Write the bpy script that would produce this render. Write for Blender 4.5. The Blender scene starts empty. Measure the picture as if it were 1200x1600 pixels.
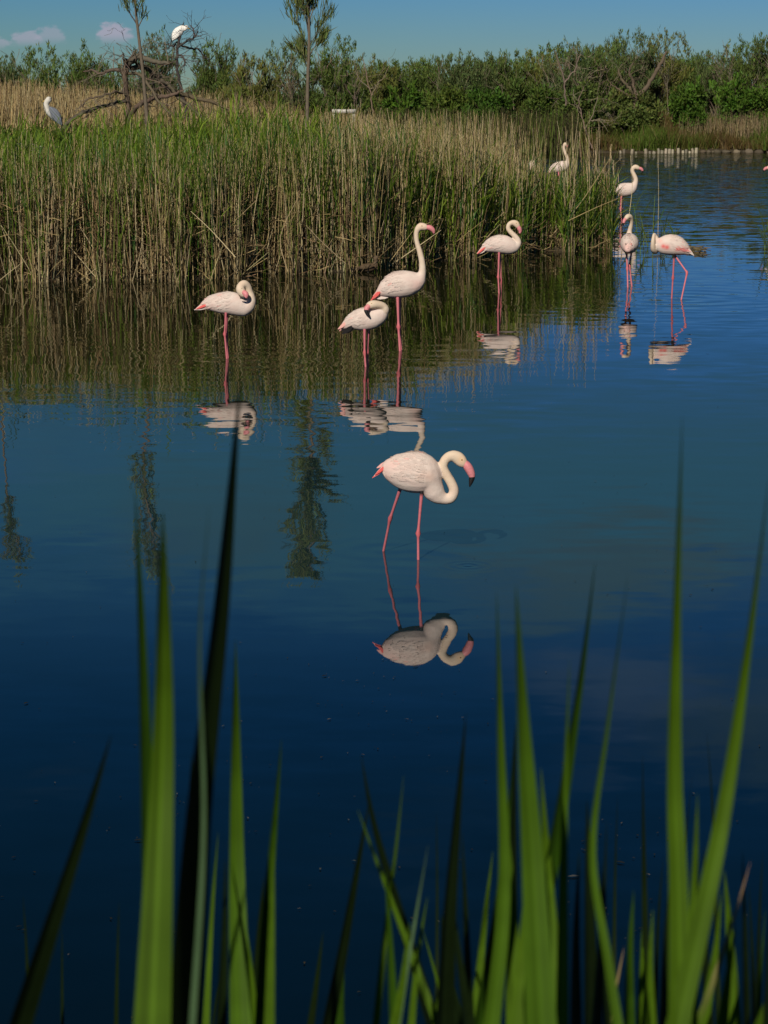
import bpy, math, random
import numpy as np
from mathutils import Vector
from mathutils.bvhtree import BVHTree

random.seed(11)
rng = np.random.default_rng(11)
SC = bpy.context.scene
COL = SC.collection
R = math.radians

# ------------------------------------------------------------------ camera
F = 3600.0            # focal length in photograph pixels (1200 x 1600)
CAM_H = 2.4
PITCH = math.atan(650.0 / F)
cam_d = bpy.data.cameras.new('camera')
cam = bpy.data.objects.new('camera', cam_d)
COL.objects.link(cam)
cam.location = (0, 0, CAM_H)
cam.rotation_euler = (math.pi / 2 - PITCH, 0, 0)
cam_d.sensor_fit = 'VERTICAL'
cam_d.sensor_height = 36.0
cam_d.lens = 36.0 * F / 1600.0
cam_d.clip_start = 0.05
cam_d.clip_end = 6000
cam_d.dof.use_dof = True
cam_d.dof.focus_distance = 17.0
cam_d.dof.aperture_fstop = 16.0
SC.camera = cam

# ------------------------------------------------------------------ light
SUN_EL, SUN_AZ = R(33), R(17)      # sun stands behind the camera, a little to the left
to_sun = Vector((-math.sin(SUN_AZ) * math.cos(SUN_EL), -math.cos(SUN_AZ) * math.cos(SUN_EL), math.sin(SUN_EL)))
sun_d = bpy.data.lights.new('sun', 'SUN')
sun_d.energy = 4.2
sun_d.angle = R(0.53)
sun_d.color = (1.0, 0.90, 0.76)
sun = bpy.data.objects.new('sun', sun_d)
COL.objects.link(sun)
sun.rotation_euler = (-to_sun).to_track_quat('-Z', 'Y').to_euler()
sun.location = to_sun * 50

SC.view_settings.view_transform = 'Standard'
SC.view_settings.look = 'None'
SC.view_settings.exposure = 0.0
SC.view_settings.gamma = 1.0
SC.view_settings.use_curve_mapping = False
SC.cycles.use_denoising = True
SC.cycles.max_bounces = 6
SC.cycles.transparent_max_bounces = 8
SC.cycles.caustics_reflective = False
SC.cycles.caustics_refractive = False


class NT:
    """small helper round a node tree"""
    def __init__(self, tree):
        self.t = tree
        self.t.nodes.clear()

    def n(self, typ, **kw):
        nd = self.t.nodes.new(typ)
        for k, v in kw.items():
            setattr(nd, k, v)
        return nd

    def link(self, a, b):
        self.t.links.new(a, b)

    def put(self, sock, val):
        if hasattr(val, 'is_output'):
            self.link(val, sock)
        else:
            sock.default_value = val

    def m(self, op, a, b=None, c=None, clamp=False):
        nd = self.n('ShaderNodeMath', operation=op, use_clamp=clamp)
        for i, v in enumerate((a, b, c)):
            if v is not None:
                self.put(nd.inputs[i], v)
        return nd.outputs[0]

    def vm(self, op, a, b=None, scale=None):
        nd = self.n('ShaderNodeVectorMath', operation=op)
        self.put(nd.inputs[0], a)
        if b is not None:
            self.put(nd.inputs[1], b)
        if scale is not None:
            self.put(nd.inputs['Scale'], scale)
        return nd.outputs['Value'] if op in ('DOT_PRODUCT', 'LENGTH', 'DISTANCE') else nd.outputs[0]

    def noise(self, vec, scale, detail=3, rough=0.5):
        nd = self.n('ShaderNodeTexNoise')
        self.put(nd.inputs['Vector'], vec)
        nd.inputs['Scale'].default_value = scale
        nd.inputs['Detail'].default_value = detail
        nd.inputs['Roughness'].default_value = rough
        return nd

    def mix(self, fac, a, b, blend='MIX'):
        nd = self.n('ShaderNodeMix', data_type='RGBA', blend_type=blend)
        self.put(nd.inputs[0], fac)
        self.put(nd.inputs[6], a)
        self.put(nd.inputs[7], b)
        return nd.outputs[2]

    def smooth(self, v, lo, hi, a=0.0, b=1.0):
        nd = self.n('ShaderNodeMapRange', interpolation_type='SMOOTHSTEP')
        self.put(nd.inputs['Value'], v)
        nd.inputs['From Min'].default_value = lo
        nd.inputs['From Max'].default_value = hi
        nd.inputs['To Min'].default_value = a
        nd.inputs['To Max'].default_value = b
        return nd.outputs[0]


def ray(px, py):
    x = (px - 600.0) / F
    u = -(py - 800.0) / F
    c, s = math.cos(PITCH), math.sin(PITCH)
    return Vector((x, c + u * s, -s + u * c))


def W(px, py, Y):
    """the world point at forward distance Y that the photograph shows at (px, py)"""
    d = ray(px, py)
    return Vector((0, 0, CAM_H)) + d * (Y / d.y)


def G(px, py, z=0.0):
    """where the sight line through (px, py) meets the level z"""
    d = ray(px, py)
    return Vector((0, 0, CAM_H)) + d * ((z - CAM_H) / d.z)


# ------------------------------------------------------------------ sky
world = bpy.data.worlds.new('World')
SC.world = world
world.use_nodes = True
nt = NT(world.node_tree)
sky = nt.n('ShaderNodeTexSky', sky_type='NISHITA')
sky.sun_disc = False
sky.sun_elevation = SUN_EL
sky.sun_rotation = math.pi + SUN_AZ
sky.altitude = 0
sky.air_density = 1.0
sky.dust_density = 0.0
sky.ozone_density = 4.0
tc = nt.n('ShaderNodeTexCoord').outputs['Generated']
# the clear sky graded deeper, as through a polarising filter
nrm_s = nt.n('ShaderNodeSeparateXYZ')
nt.link(nt.vm('DIVIDE', nt.vm('MINIMUM', sky.outputs[0], (16, 16, 16)), (7.76, 9.58, 8.95)), nrm_s.inputs[0])
cmb = nt.n('ShaderNodeCombineXYZ')
for ch, (pw, top_v) in enumerate([(2.1, 1.1), (1.6, 2.75), (2.7, 4.35)]):
    nt.link(nt.m('MULTIPLY', nt.m('POWER', nrm_s.outputs[ch], pw), top_v), cmb.inputs[ch])
grade = cmb.outputs[0]
sep = nt.n('ShaderNodeSeparateXYZ')
nt.link(tc, sep.inputs[0])
el = sep.outputs[2]
# thin high veils
vv = nt.n('ShaderNodeCombineXYZ')
den = nt.m('ADD', nt.m('MAXIMUM', el, 0.0), 0.12)
nt.link(nt.m('DIVIDE', sep.outputs[0], den), vv.inputs[0])
nt.link(nt.m('DIVIDE', sep.outputs[1], den), vv.inputs[1])
veil = nt.noise(vv.outputs[0], 1.1, 5, 0.55).outputs[0]
veil = nt.m('MULTIPLY', nt.smooth(veil, 0.50, 0.78), nt.smooth(el, 0.03, 0.14))
col = nt.mix(nt.m('MULTIPLY', veil, 0.55), grade, (1.7, 2.3, 2.7, 1))


def puff(col, px, py, rx, ry, amt, seed, tone=(3.7, 3.6, 4.5, 1), soft=0.45):
    d = ray(px, py).normalized()
    ax = nt.m('SUBTRACT', nt.m('DIVIDE', sep.outputs[0], sep.outputs[1]), d.x / d.y)
    az = nt.m('SUBTRACT', nt.m('DIVIDE', el, sep.outputs[1]), d.z / d.y)
    ex = nt.m('DIVIDE', ax, rx / F)
    ez = nt.m('DIVIDE', az, ry / F)
    cv = nt.n('ShaderNodeCombineXYZ')
    nt.link(ex, cv.inputs[0])
    nt.link(ez, cv.inputs[1])
    cv.inputs[2].default_value = seed
    nz = nt.noise(cv.outputs[0], 1.7, 5, 0.6).outputs[0]
    rr = nt.m('SQRT', nt.m('ADD', nt.m('MULTIPLY', ex, ex), nt.m('MULTIPLY', ez, ez)))
    v = nt.m('ADD', rr, nt.m('MULTIPLY', nt.m('SUBTRACT', nz, 0.5), -1.5))
    mk = nt.m('MULTIPLY', nt.smooth(v, 1.0, 1.0 - soft), nt.smooth(ez, -0.9, 0.2))
    mk = nt.m('MULTIPLY', mk, nt.m('GREATER_THAN', sep.outputs[1], 0.0))
    return nt.mix(nt.m('MULTIPLY', mk, amt), col, tone)


col = puff(col, 178, 55, 34, 20, 0.85, 3.0)
col = puff(col, 42, 62, 30, 16, 0.6, 8.0)
col = puff(col, 80, 58, 30, 18, 0.45, 5.5)
col = puff(col, -20, 68, 40, 16, 0.5, 1.5)
# soft grey cloud bank higher up, seen only in the water
col = puff(col, 600, -410, 1700, 335, 0.9, 12.0, (0.40, 1.42, 2.15, 1), 0.7)
col = puff(col, 1010, -620, 420, 150, 0.8, 33.0, (0.60, 1.15, 1.5, 1), 0.8)
col = puff(col, 330, -560, 260, 150, 0.6, 21.0, (0.50, 1.15, 1.6, 1), 0.8)
col = puff(col, 1330, -900, 300, 200, 0.6, 17.0, (0.5, 1.0, 1.3, 1), 0.8)
bg = nt.n('ShaderNodeBackground')
nt.link(col, bg.inputs[0])
bg.inputs[1].default_value = 0.10
ow = nt.n('ShaderNodeOutputWorld')
nt.link(bg.outputs[0], ow.inputs[0])


# ------------------------------------------------------------------ helpers
def material(name):
    m = bpy.data.materials.new(name)
    m.use_nodes = True
    return m, NT(m.node_tree)


def attr_mat(name, rough=0.6, transl=0.0, noise_scale=0.0, noise_amt=0.0, spec=0.3, bump=0.0):
    """colour from the mesh's own 'col' attribute with procedural mottling"""
    m, t = material(name)
    a = t.n('ShaderNodeAttribute', attribute_name='col').outputs[0]
    pos = t.n('ShaderNodeTexCoord').outputs['Object']
    c = a
    if noise_scale:
        nz = t.noise(pos, noise_scale, 4, 0.6).outputs[0]
        f = t.m('MULTIPLY_ADD', t.m('SUBTRACT', nz, 0.5), noise_amt * 2, 1.0)
        c = t.vm('SCALE', a, scale=f)
    b = t.n('ShaderNodeBsdfPrincipled')
    t.link(c, b.inputs['Base Color'])
    b.inputs['Roughness'].default_value = rough
    b.inputs['Specular IOR Level'].default_value = spec
    if bump:
        bp = t.n('ShaderNodeBump')
        bp.inputs['Strength'].default_value = 0.6
        bp.inputs['Distance'].default_value = bump
        t.link(t.noise(pos, noise_scale * 1.5, 4, 0.6).outputs[0], bp.inputs['Height'])
        t.link(bp.outputs[0], b.inputs['Normal'])
    out = t.n('ShaderNodeOutputMaterial')
    if transl:
        tr = t.n('ShaderNodeBsdfTranslucent')
        t.link(c, tr.inputs[0])
        mx = t.n('ShaderNodeMixShader')
        mx.inputs[0].default_value = transl
        t.link(b.outputs[0], mx.inputs[1])
        t.link(tr.outputs[0], mx.inputs[2])
        t.link(mx.outputs[0], out.inputs[0])
    else:
        t.link(b.outputs[0], out.inputs[0])
    return m


M_REED = attr_mat('dry_reed', 0.65, 0.12)
M_LEAF = attr_mat('leaf', 0.6, 0.25, spec=0.15)
M_BLADE = attr_mat('reed_blade', 0.55, 0.12, 9.0, 0.25, 0.05)
M_BARK = attr_mat('bark', 0.85, 0.0, 14.0, 0.35, 0.2, 0.01)
M_PLUME = attr_mat('plumage', 0.75, 0.0, 30.0, 0.08, 0.15, 0.003)
M_FEATHER = attr_mat('feather', 0.7, 0.1, 40.0, 0.08, 0.15)
M_SKIN = attr_mat('bird_skin', 0.5, 0.0, 60.0, 0.18, 0.35, 0.002)
M_EARTH = attr_mat('wet_earth', 0.9, 0.0, 1.6, 0.5, 0.2, 0.05)
M_WOOD = attr_mat('weathered_wood', 0.85, 0.0, 9.0, 0.4, 0.2, 0.02)


class Geo:
    def __init__(self):
        self.V, self.Fc, self.C, self.n = [], [], [], 0

    def add(self, v, f, c):
        v = np.asarray(v, dtype=np.float64).reshape(-1, 3)
        f = np.asarray(f, dtype=np.int64)
        c = np.asarray(c, dtype=np.float64)
        if c.ndim == 1:
            c = np.tile(c, (len(v), 1))
        self.V.append(v)
        self.C.append(c.reshape(-1, 3))
        self.Fc.append(f + self.n)
        self.n += len(v)

    def strips(self, C, S, Wd, col):
        """n flat blades: centre lines C (n,k,3), side vectors S (n,3) or (n,k,3), widths (n,k)"""
        C = np.asarray(C, float)
        n, k, _ = C.shape
        S = np.asarray(S, float)
        if S.ndim == 2:
            S = S[:, None, :]
        off = S * np.asarray(Wd, float)[..., None] * 0.5
        v = np.stack([C - off, C + off], axis=2).reshape(-1, 3)
        base = np.arange(n)[:, None] * (2 * k) + np.arange(k - 1)[None, :] * 2
        f = np.stack([base, base + 1, base + 3, base + 2], axis=-1).reshape(-1, 4)
        col = np.asarray(col, float)
        if col.ndim == 2:
            col = np.repeat(col[:, None, :], k, axis=1)
        self.add(v, f, np.repeat(col[:, :, None, :], 2, axis=2).reshape(-1, 3))

    def tubes(self, C, Rd, col, sides=4):
        C = np.asarray(C, float)
        n, k, _ = C.shape
        Rd = np.asarray(Rd, float)
        T = np.gradient(C, axis=1)
        T /= np.linalg.norm(T, axis=2, keepdims=True) + 1e-9
        mean = T.mean(axis=1)
        ref = np.where(np.abs(mean[:, 2:3]) > 0.75, np.array([[1.0, 0, 0]]), np.array([[0, 0, 1.0]]))
        U = np.cross(T, ref[:, None, :])
        U /= np.linalg.norm(U, axis=2, keepdims=True) + 1e-9
        Vv = np.cross(T, U)
        a = np.arange(sides) * 2 * math.pi / sides + 0.4
        ring = (U[:, :, None, :] * np.cos(a)[None, None, :, None] + Vv[:, :, None, :] * np.sin(a)[None, None, :, None])
        v = (C[:, :, None, :] + ring * Rd[:, :, None, None]).reshape(-1, 3)
        base = (np.arange(n)[:, None, None] * (k * sides) + np.arange(k - 1)[None, :, None] * sides)
        j = np.arange(sides)[None, None, :]
        j2 = (j + 1) % sides
        f = np.stack([base + j, base + j2, base + sides + j2, base + sides + j], axis=-1).reshape(-1, 4)
        col = np.asarray(col, float)
        if col.ndim == 1:
            col = np.tile(col, (n, 1))
        if col.ndim == 2:
            col = np.repeat(col[:, None, :], k, axis=1)
        self.add(v, f, np.repeat(col[:, :, None, :], sides, axis=2).reshape(-1, 3))

    def mesh(self, name, origin=(0, 0, 0), smooth=False):
        v = np.concatenate(self.V) - np.asarray(origin, float)
        c = np.concatenate(self.C)
        quads = [f for f in self.Fc if f.shape[1] == 4]
        tris = [f for f in self.Fc if f.shape[1] == 3]
        li, tot = [], []
        if quads:
            q = np.concatenate(quads)
            li.append(q.ravel())
            tot.append(np.full(len(q), 4))
        if tris:
            q = np.concatenate(tris)
            li.append(q.ravel())
            tot.append(np.full(len(q), 3))
        li = np.concatenate(li).astype(np.int32)
        tot = np.concatenate(tot).astype(np.int32)
        me = bpy.data.meshes.new(name)
        me.vertices.add(len(v))
        me.vertices.foreach_set('co', v.astype(np.float32).ravel())
        me.loops.add(len(li))
        me.loops.foreach_set('vertex_index', li)
        me.polygons.add(len(tot))
        me.polygons.foreach_set('loop_start', np.concatenate([[0], np.cumsum(tot)[:-1]]).astype(np.int32))
        me.polygons.foreach_set('loop_total', tot)
        me.update(calc_edges=True)
        if smooth:
            me.polygons.foreach_set('use_smooth', np.ones(len(tot), dtype=bool))
        set_col(me, c)
        return me


def set_col(me, c):
    at = me.color_attributes.new('col', 'FLOAT_COLOR', 'POINT')
    rgba = np.ones((len(c), 4), dtype=np.float32)
    rgba[:, :3] = np.clip(c, 0, 1)
    at.data.foreach_set('color', rgba.ravel())


def obj(name, me, mat, parent=None, loc=None):
    o = bpy.data.objects.new(name, me)
    COL.objects.link(o)
    if me is not None and mat is not None:
        me.materials.append(mat)
    if parent is not None:
        o.parent = parent
    if loc is not None:
        o.location = loc
    return o


def tag(o, label=None, cat=None, group=None, kind=None):
    if label:
        o['label'] = label
    if cat:
        o['category'] = cat
    if group:
        o['group'] = group
    if kind:
        o['kind'] = kind
    return o


def thing(name, label, cat, loc, group=None):
    return tag(obj(name, None, None, None, loc), label, cat, group)


def jit(base, n, v=0.25, h=0.06):
    """n colour variants of a base colour"""
    b = np.tile(np.asarray(base, float), (n, 1))
    b = b * (1 + rng.normal(0, v, (n, 1))).clip(0.35, 1.9)
    return (b * (1 + rng.normal(0, h, (n, 3)))).clip(0.003, 0.95)


def unit(v):
    return v / (np.linalg.norm(v, axis=-1, keepdims=True) + 1e-9)


def catmull(P, step):
    """dense samples of rows P (first three columns are the position)"""
    P = np.asarray(P, float)
    Q = np.vstack([2 * P[0] - P[1], P, 2 * P[-1] - P[-2]])
    out = []
    for i in range(1, len(Q) - 2):
        p0, p1, p2, p3 = Q[i - 1], Q[i], Q[i + 1], Q[i + 2]
        m = max(2, int(np.linalg.norm((p2 - p1)[:3]) / step) + 1)
        t = np.linspace(0, 1, m, endpoint=False)[:, None]
        out.append(0.5 * ((2 * p1) + (-p0 + p2) * t + (2 * p0 - 5 * p1 + 4 * p2 - p3) * t ** 2 + (-p0 + 3 * p1 - 3 * p2 + p3) * t ** 3))
    out.append(P[-1:])
    return np.vstack(out)


def resample(P, k):
    P = np.asarray(P, float)
    d = np.concatenate([[0], np.cumsum(np.linalg.norm(np.diff(P[:, :3], axis=0), axis=1))])
    t = np.linspace(0, d[-1], k)
    return np.stack([np.interp(t, d, P[:, i]) for i in range(P.shape[1])], axis=1)


# ------------------------------------------------------------------ lie of the land
SHORE_PX = [(-420, 462), (-200, 450), (0, 441), (110, 438), (200, 441), (330, 437), (430, 432), (520, 425), (610, 421), (700, 409),
            (760, 402), (830, 397), (900, 393), (955, 389)]
SHORE = np.array([[G(x, y).x, G(x, y).y] for x, y in SHORE_PX])
TIP_X = SHORE[-1, 0]
LAND_X = G(470, 428).x            # left of this the reed bed runs on to the far land
FAR_Y = 100.0


def front_y(x):
    x = np.asarray(x, float)
    return np.interp(x, SHORE[:, 0], SHORE[:, 1]) + 0.22 * np.sin(x * 3.1) + 0.15 * np.sin(x * 7.7 + 1) + 0.08 * np.sin(x * 17.0)


def back_y(x):
    """far side of the reed bed: a tongue to the right, land to the left"""
    x = np.asarray(x, float)
    t = np.clip((x - LAND_X) / (TIP_X - LAND_X), 0, 1)
    return front_y(x) + np.where(x < LAND_X, 200, 15.0 * (1 - t) ** 1.6 + 1.2)


def far_y(x):
    x = np.asarray(x, float)
    return FAR_Y + 0.5 * np.sin(x * 0.5) + 0.3 * np.sin(x * 1.3 + 2)


def sstep(v, a, b):
    t = np.clip((v - a) / (b - a), 0, 1)
    return t * t * (3 - 2 * t)


def ground_z(x, y):
    x, y = np.asarray(x, float), np.asarray(y, float)
    z = np.full(np.broadcast(x, y).shape, -0.28)
    a = np.minimum(y - front_y(x), back_y(x) - y)
    a = np.minimum(a, (TIP_X + 0.1 - x) * 1.5)
    island = -0.28 + 0.40 * sstep(a, -0.35, 0.5) + 0.35 * sstep(y, 50, 72) * sstep(a, 0, 2)
    island = np.where(x < LAND_X + 6, island, np.minimum(island, 0.12))
    far = -0.28 + 0.45 * sstep(y - far_y(x), -0.2, 0.25) + 1.0 * sstep(y - far_y(x), 0.2, 9)
    near = 0.95 - 1.25 * sstep(y, 2.4, 5.3)
    left = -0.28 + 0.7 * sstep(y - front_y(-9.0), -1, 3) * sstep(-x, 9, 14)
    return np.maximum(np.maximum(np.maximum(z, island), far), np.maximum(near, left))


xs = np.unique(np.round(np.concatenate([np.arange(-14, 14, 0.3), np.arange(-60, 60, 3), [-2500, -900, -300, -140, 140, 300, 900, 2500]]), 3))
ys = np.unique(np.round(np.concatenate([np.arange(-12, 9, 0.4), np.arange(9, 28, 2), np.arange(28, 58, 0.3), np.arange(58, 98, 1.2),
                                        np.arange(98, 112, 0.3), np.arange(112, 160, 4), [-900, -200, -60, 220, 400, 900, 3000]]), 3))
gx, gy = np.meshgrid(xs, ys)
gz = ground_z(gx, gy) + 0.02 * np.sin(gx * 5.3 + gy * 2.1) + 0.015 * np.sin(gx * 11 - gy * 7)
g = Geo()
nx, ny = len(xs), len(ys)
ii = (np.arange(ny - 1)[:, None] * nx + np.arange(nx - 1)[None, :]).ravel()
g.add(np.stack([gx, gy, gz], -1), np.stack([ii, ii + 1, ii + nx + 1, ii + nx], -1), np.array([0.055, 0.045, 0.028]))
tag(obj('ground', g.mesh('ground', smooth=True), M_EARTH), kind='structure', label='dark wet earth of the banks and pond bed')

# ------------------------------------------------------------------ water
mw, t = material('pond_water')
pos = t.n('ShaderNodeTexCoord').outputs['Object']
sx = t.n('ShaderNodeSeparateXYZ')
t.link(pos, sx.inputs[0])
X, Y = sx.outputs[0], sx.outputs[1]


def slope_noise(scale, stretch, amp, detail, off):
    mp = t.n('ShaderNodeMapping')
    mp.inputs['Scale'].default_value = stretch
    mp.inputs['Location'].default_value = (off, off * 1.7, 0)
    t.link(pos, mp.inputs[0])
    nz = t.noise(mp.outputs[0], scale, detail, 0.5).outputs['Color']
    v = t.vm('SUBTRACT', nz, (0.5, 0.5, 0.5))
    return t.vm('SCALE', v, scale=amp)


patch = t.noise(pos, 0.22, 3, 0.5).outputs[0]
patchf = t.smooth(patch, 0.40, 0.62, 0.35, 1.25)
open_w = t.m('MULTIPLY', t.smooth(Y, 36.0, 62.0), t.smooth(X, 0.5, 5.0))
mid_w = t.m('MULTIPLY', t.smooth(Y, 20.0, 34.0), t.smooth(X, 0.0, 4.0))
fine = t.m('ADD', t.m('MULTIPLY', patchf, t.smooth(Y, 8.0, 21.0, 0.030, 0.046)), t.m('MULTIPLY', mid_w, 0.020))
fine = t.m('ADD', fine, t.m('MULTIPLY', open_w, t.m('MULTIPLY_ADD', patchf, 0.15, 0.75)))
s1 = slope_noise(5.5, (0.45, 1.0, 1.0), fine, 3, 2.0)
s2 = slope_noise(1.1, (0.35, 1.0, 1.0), t.m('MULTIPLY_ADD', open_w, 0.05, 0.007), 2, 9.0)
slope = t.vm('ADD', s1, s2)
RINGS = [(G(655, 872), 26.0, 0.45, 0.007), (G(352, 560), 18.0, 1.0, 0.020), (G(731, 884), 95.0, 0.06, 0.05), (G(1060, 467), 14.0, 1.3, 0.020),
         (G(600, 860), 30.0, 0.4, 0.008), (G(571, 573), 16.0, 0.7, 0.010)]
for c, k, L, amp in RINGS:
    dv = t.vm('SUBTRACT', pos, (c.x, c.y, 0))
    r = t.vm('LENGTH', dv)
    wv = t.m('SINE', t.m('MULTIPLY', r, k))
    wv = t.m('MULTIPLY', wv, t.m('MULTIPLY', t.m('EXPONENT', t.m('DIVIDE', r, -L)), amp))
    slope = t.vm('ADD', slope, t.vm('SCALE', t.vm('NORMALIZE', dv), scale=wv))
flat = t.vm('MULTIPLY', slope, (1, 1, 0))
nrm = t.vm('NORMALIZE', t.vm('ADD', flat, (0, 0, 1)))
fr = t.n('ShaderNodeFresnel')
fr.inputs['IOR'].default_value = 1.33
t.link(nrm, fr.inputs['Normal'])
body = t.n('ShaderNodeBsdfDiffuse')
# darkness painted into the body colour near the bank, turbid tone in mid pond
painted_body = t.mix(t.smooth(Y, 8.3, 11.8), (0.001, 0.004, 0.009, 1), (0.012, 0.034, 0.042, 1))
t.link(t.mix(t.smooth(Y, 13.5, 19.0), painted_body, (0.016, 0.018, 0.006, 1)), body.inputs[0])  # olive body colour farther out imitates the warm reflection of the reeds
gl = t.n('ShaderNodeBsdfGlossy')
gl.inputs['Roughness'].default_value = 0.015
t.link(nrm, gl.inputs['Normal'])
mx = t.n('ShaderNodeMixShader')
t.link(t.m('POWER', fr.outputs[0], 0.64), mx.inputs[0])
t.link(body.outputs[0], mx.inputs[1])
t.link(gl.outputs[0], mx.inputs[2])
out = t.n('ShaderNodeOutputMaterial')
t.link(mx.outputs[0], out.inputs[0])
g = Geo()
wx = np.array([-400, -20, 20, 400.0])
wy = np.array([3.0, 20, 60, 130.0])
gx, gy = np.meshgrid(wx, wy)
ii = (np.arange(3)[:, None] * 4 + np.arange(3)[None, :]).ravel()
g.add(np.stack([gx, gy, gx * 0], -1), np.stack([ii, ii + 1, ii + 5, ii + 4], -1), np.array([0.02, 0.04, 0.05]))
tag(obj('water', g.mesh('water'), mw), kind='structure', label='calm dark blue pond water with reflections')

# ------------------------------------------------------------------ reed bed
TAN, PALE, BROWN, DARKB = (0.55, 0.42, 0.20), (0.66, 0.55, 0.32), (0.19, 0.13, 0.062), (0.075, 0.05, 0.022)
GREEN, BLUEG, LIME = (0.125, 0.205, 0.022), (0.06, 0.135, 0.034), (0.19, 0.265, 0.03)


def px_of(x, y):
    return 600 + F * np.asarray(x) / np.asarray(y)


TOP = np.array([(-400, 1.55), (0, 1.58), (150, 1.62), (300, 1.70), (400, 1.85), (480, 1.80), (560, 1.78), (650, 1.70), (720, 1.55), (780, 1.35), (830, 1.02), (890, 0.92),
                (945, 1.05), (975, 0.75)])


def stems_at(n, tmax, power=1.0, xmin=-9.0, xmax=None):
    x = rng.uniform(xmin, TIP_X if xmax is None else xmax, n)
    lim = np.minimum(tmax, back_y(x) - front_y(x))
    y = front_y(x) + lim * rng.random(n) ** power
    return x, y


def curve_stems(x, y, z0, h, lean, k=4, bend=0.06):
    n = len(x)
    s = np.linspace(0, 1, k)[None, :, None]
    base = np.stack([x, y, z0], -1)[:, None, :]
    az = rng.uniform(0, 2 * math.pi, n)
    ln = np.abs(rng.normal(0, lean, n))
    d = np.stack([np.cos(az) * np.sin(ln), np.sin(az) * np.sin(ln), np.cos(ln)], -1)[:, None, :]
    b = rng.normal(0, bend, (n, 3))
    b[:, 2] = 0
    return base + d * h[:, None, None] * s + b[:, None, :] * h[:, None, None] * s ** 2


def reed_dry(g, n, tmax, power, hfac=1.0, width=0.0085, cols=((TAN, 0.36), (PALE, 0.34), (BROWN, 0.08), ((0.23, 0.27, 0.06), 0.22)), sides=3, lean=0.045, xmin=-9.0, xmax=None, off=0.0):
    x, y = stems_at(n, tmax, power, xmin, xmax)
    y = y + off
    z0 = ground_z(x, y) - 0.05
    top = np.interp(px_of(x, y), TOP[:, 0], TOP[:, 1]) * hfac + rng.normal(0, 0.17, n) + np.where(rng.random(n) < 0.06, rng.uniform(0.1, 0.4, n), 0)
    pxx = px_of(x, y)
    tall = (rng.random(n) < np.interp(pxx, [420, 600, 780, 860], [0.06, 0.34, 0.30, 0.12])) & (hfac > 0.8)
    top = np.where(tall, rng.uniform(1.55, 2.2, n) - np.clip((pxx - 920) / 40, 0, 1) * 0.5, top)
    h = np.clip(top - z0, 0.3, 3)
    C = curve_stems(x, y, z0, h, lean)
    keep = rng.random(n) < np.interp(pxx, [790, 850, 960], [1, 0.55, 0.4])
    x, y, h, C, n = x[keep], y[keep], h[keep], C[keep], int(keep.sum())
    w = width * rng.uniform(0.55, 1.3, n)
    Rd = w[:, None] * np.array([1.0, 0.9, 0.75, 0.35])[None, :]
    pick = rng.choice(len(cols), n, p=[c[1] for c in cols])
    col = np.concatenate([jit(cols[i][0], 1, 0.28) for i in pick]) if n < 10 else jit((1, 1, 1), n, 0.25) * np.array([c[0] for c in cols])[pick]
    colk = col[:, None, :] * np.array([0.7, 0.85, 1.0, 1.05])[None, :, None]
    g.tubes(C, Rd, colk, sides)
    return C, col


def reed_leaves(g, C, per, length, width, col, droop=0.25, zlo=0.25, zhi=1.0, up=0.8):
    """blades growing from stems"""
    n, k, _ = C.shape
    idx = np.repeat(np.arange(n), per)
    m = len(idx)
    s = rng.uniform(zlo, zhi, m) * (k - 1)
    i0 = np.clip(s.astype(int), 0, k - 2)
    f = (s - i0)[:, None]
    B = C[idx, i0] * (1 - f) + C[idx, i0 + 1] * f
    az = rng.uniform(0, 2 * math.pi, m)
    out = np.stack([np.cos(az), np.sin(az), np.zeros(m)], -1)
    L = length * rng.uniform(0.5, 1.3, m)
    e = rng.uniform(0.12, 0.55, m)[:, None]
    d0 = out * e + np.array([[0, 0, up]])
    d0 = unit(d0)
    P0 = B
    P1 = B + d0 * (L * 0.5)[:, None]
    P2 = P1 + unit(d0 + out * 0.25 - np.array([[0, 0, 1]]) * droop * rng.uniform(0, 2.2, m)[:, None]) * (L * 0.5)[:, None]
    S = unit(np.cross(d0, out) + rng.normal(0, 0.35, (m, 3)))
    w = width * rng.uniform(0.6, 1.3, m)
    g.strips(np.stack([P0, P1, P2], 1), S, np.stack([w * 0.7, w, w * 0.08], 1), (col[idx] if len(col) == n else col) * (1 + rng.normal(0, 0.18, (m, 1))).clip(0.4, 1.7))


def reed_green(g, n, tmax, power, hfac, width, length, base_cols, xmin=-9.0, xmax=None, per=5, off=0.0):
    x, y = stems_at(n, tmax, power, xmin, xmax)
    y = y + off
    z0 = ground_z(x, y) - 0.05
    top = np.interp(px_of(x, y), TOP[:, 0], TOP[:, 1]) * hfac + rng.normal(0, 0.16, n)
    h = np.clip(top - z0, 0.25, 3)
    C = curve_stems(x, y, z0, h, 0.06)
    pick = rng.choice(len(base_cols), n)
    col = jit((1, 1, 1), n, 0.25, 0.08) * np.array(base_cols)[pick]
    g.tubes(C, 0.006 * np.ones((n, 1)) * np.array([[1, 0.9, 0.7, 0.2]]), col, 3)
    reed_leaves(g, C, per, length, width, col)


g = Geo()
XR = G(520, 425).x
XM = G(640, 418).x
# front face
reed_dry(g, 1700, 1.6, 1.0, 0.86, 0.0062, xmin=-9, xmax=XR)
reed_dry(g, 2200, 4.0, 1.1, 1.0, 0.0062)
reed_dry(g, 2400, 4.0, 1.0, 1.0, 0.0065, xmin=XR)
reed_dry(g, 1700, 9.0, 0.9, 1.05, 0.0075, xmin=XR)
reed_dry(g, 1400, 2.5, 1.0, 0.72, 0.008, xmin=-9, cols=((BROWN, 0.6), (DARKB, 0.4)))
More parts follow.
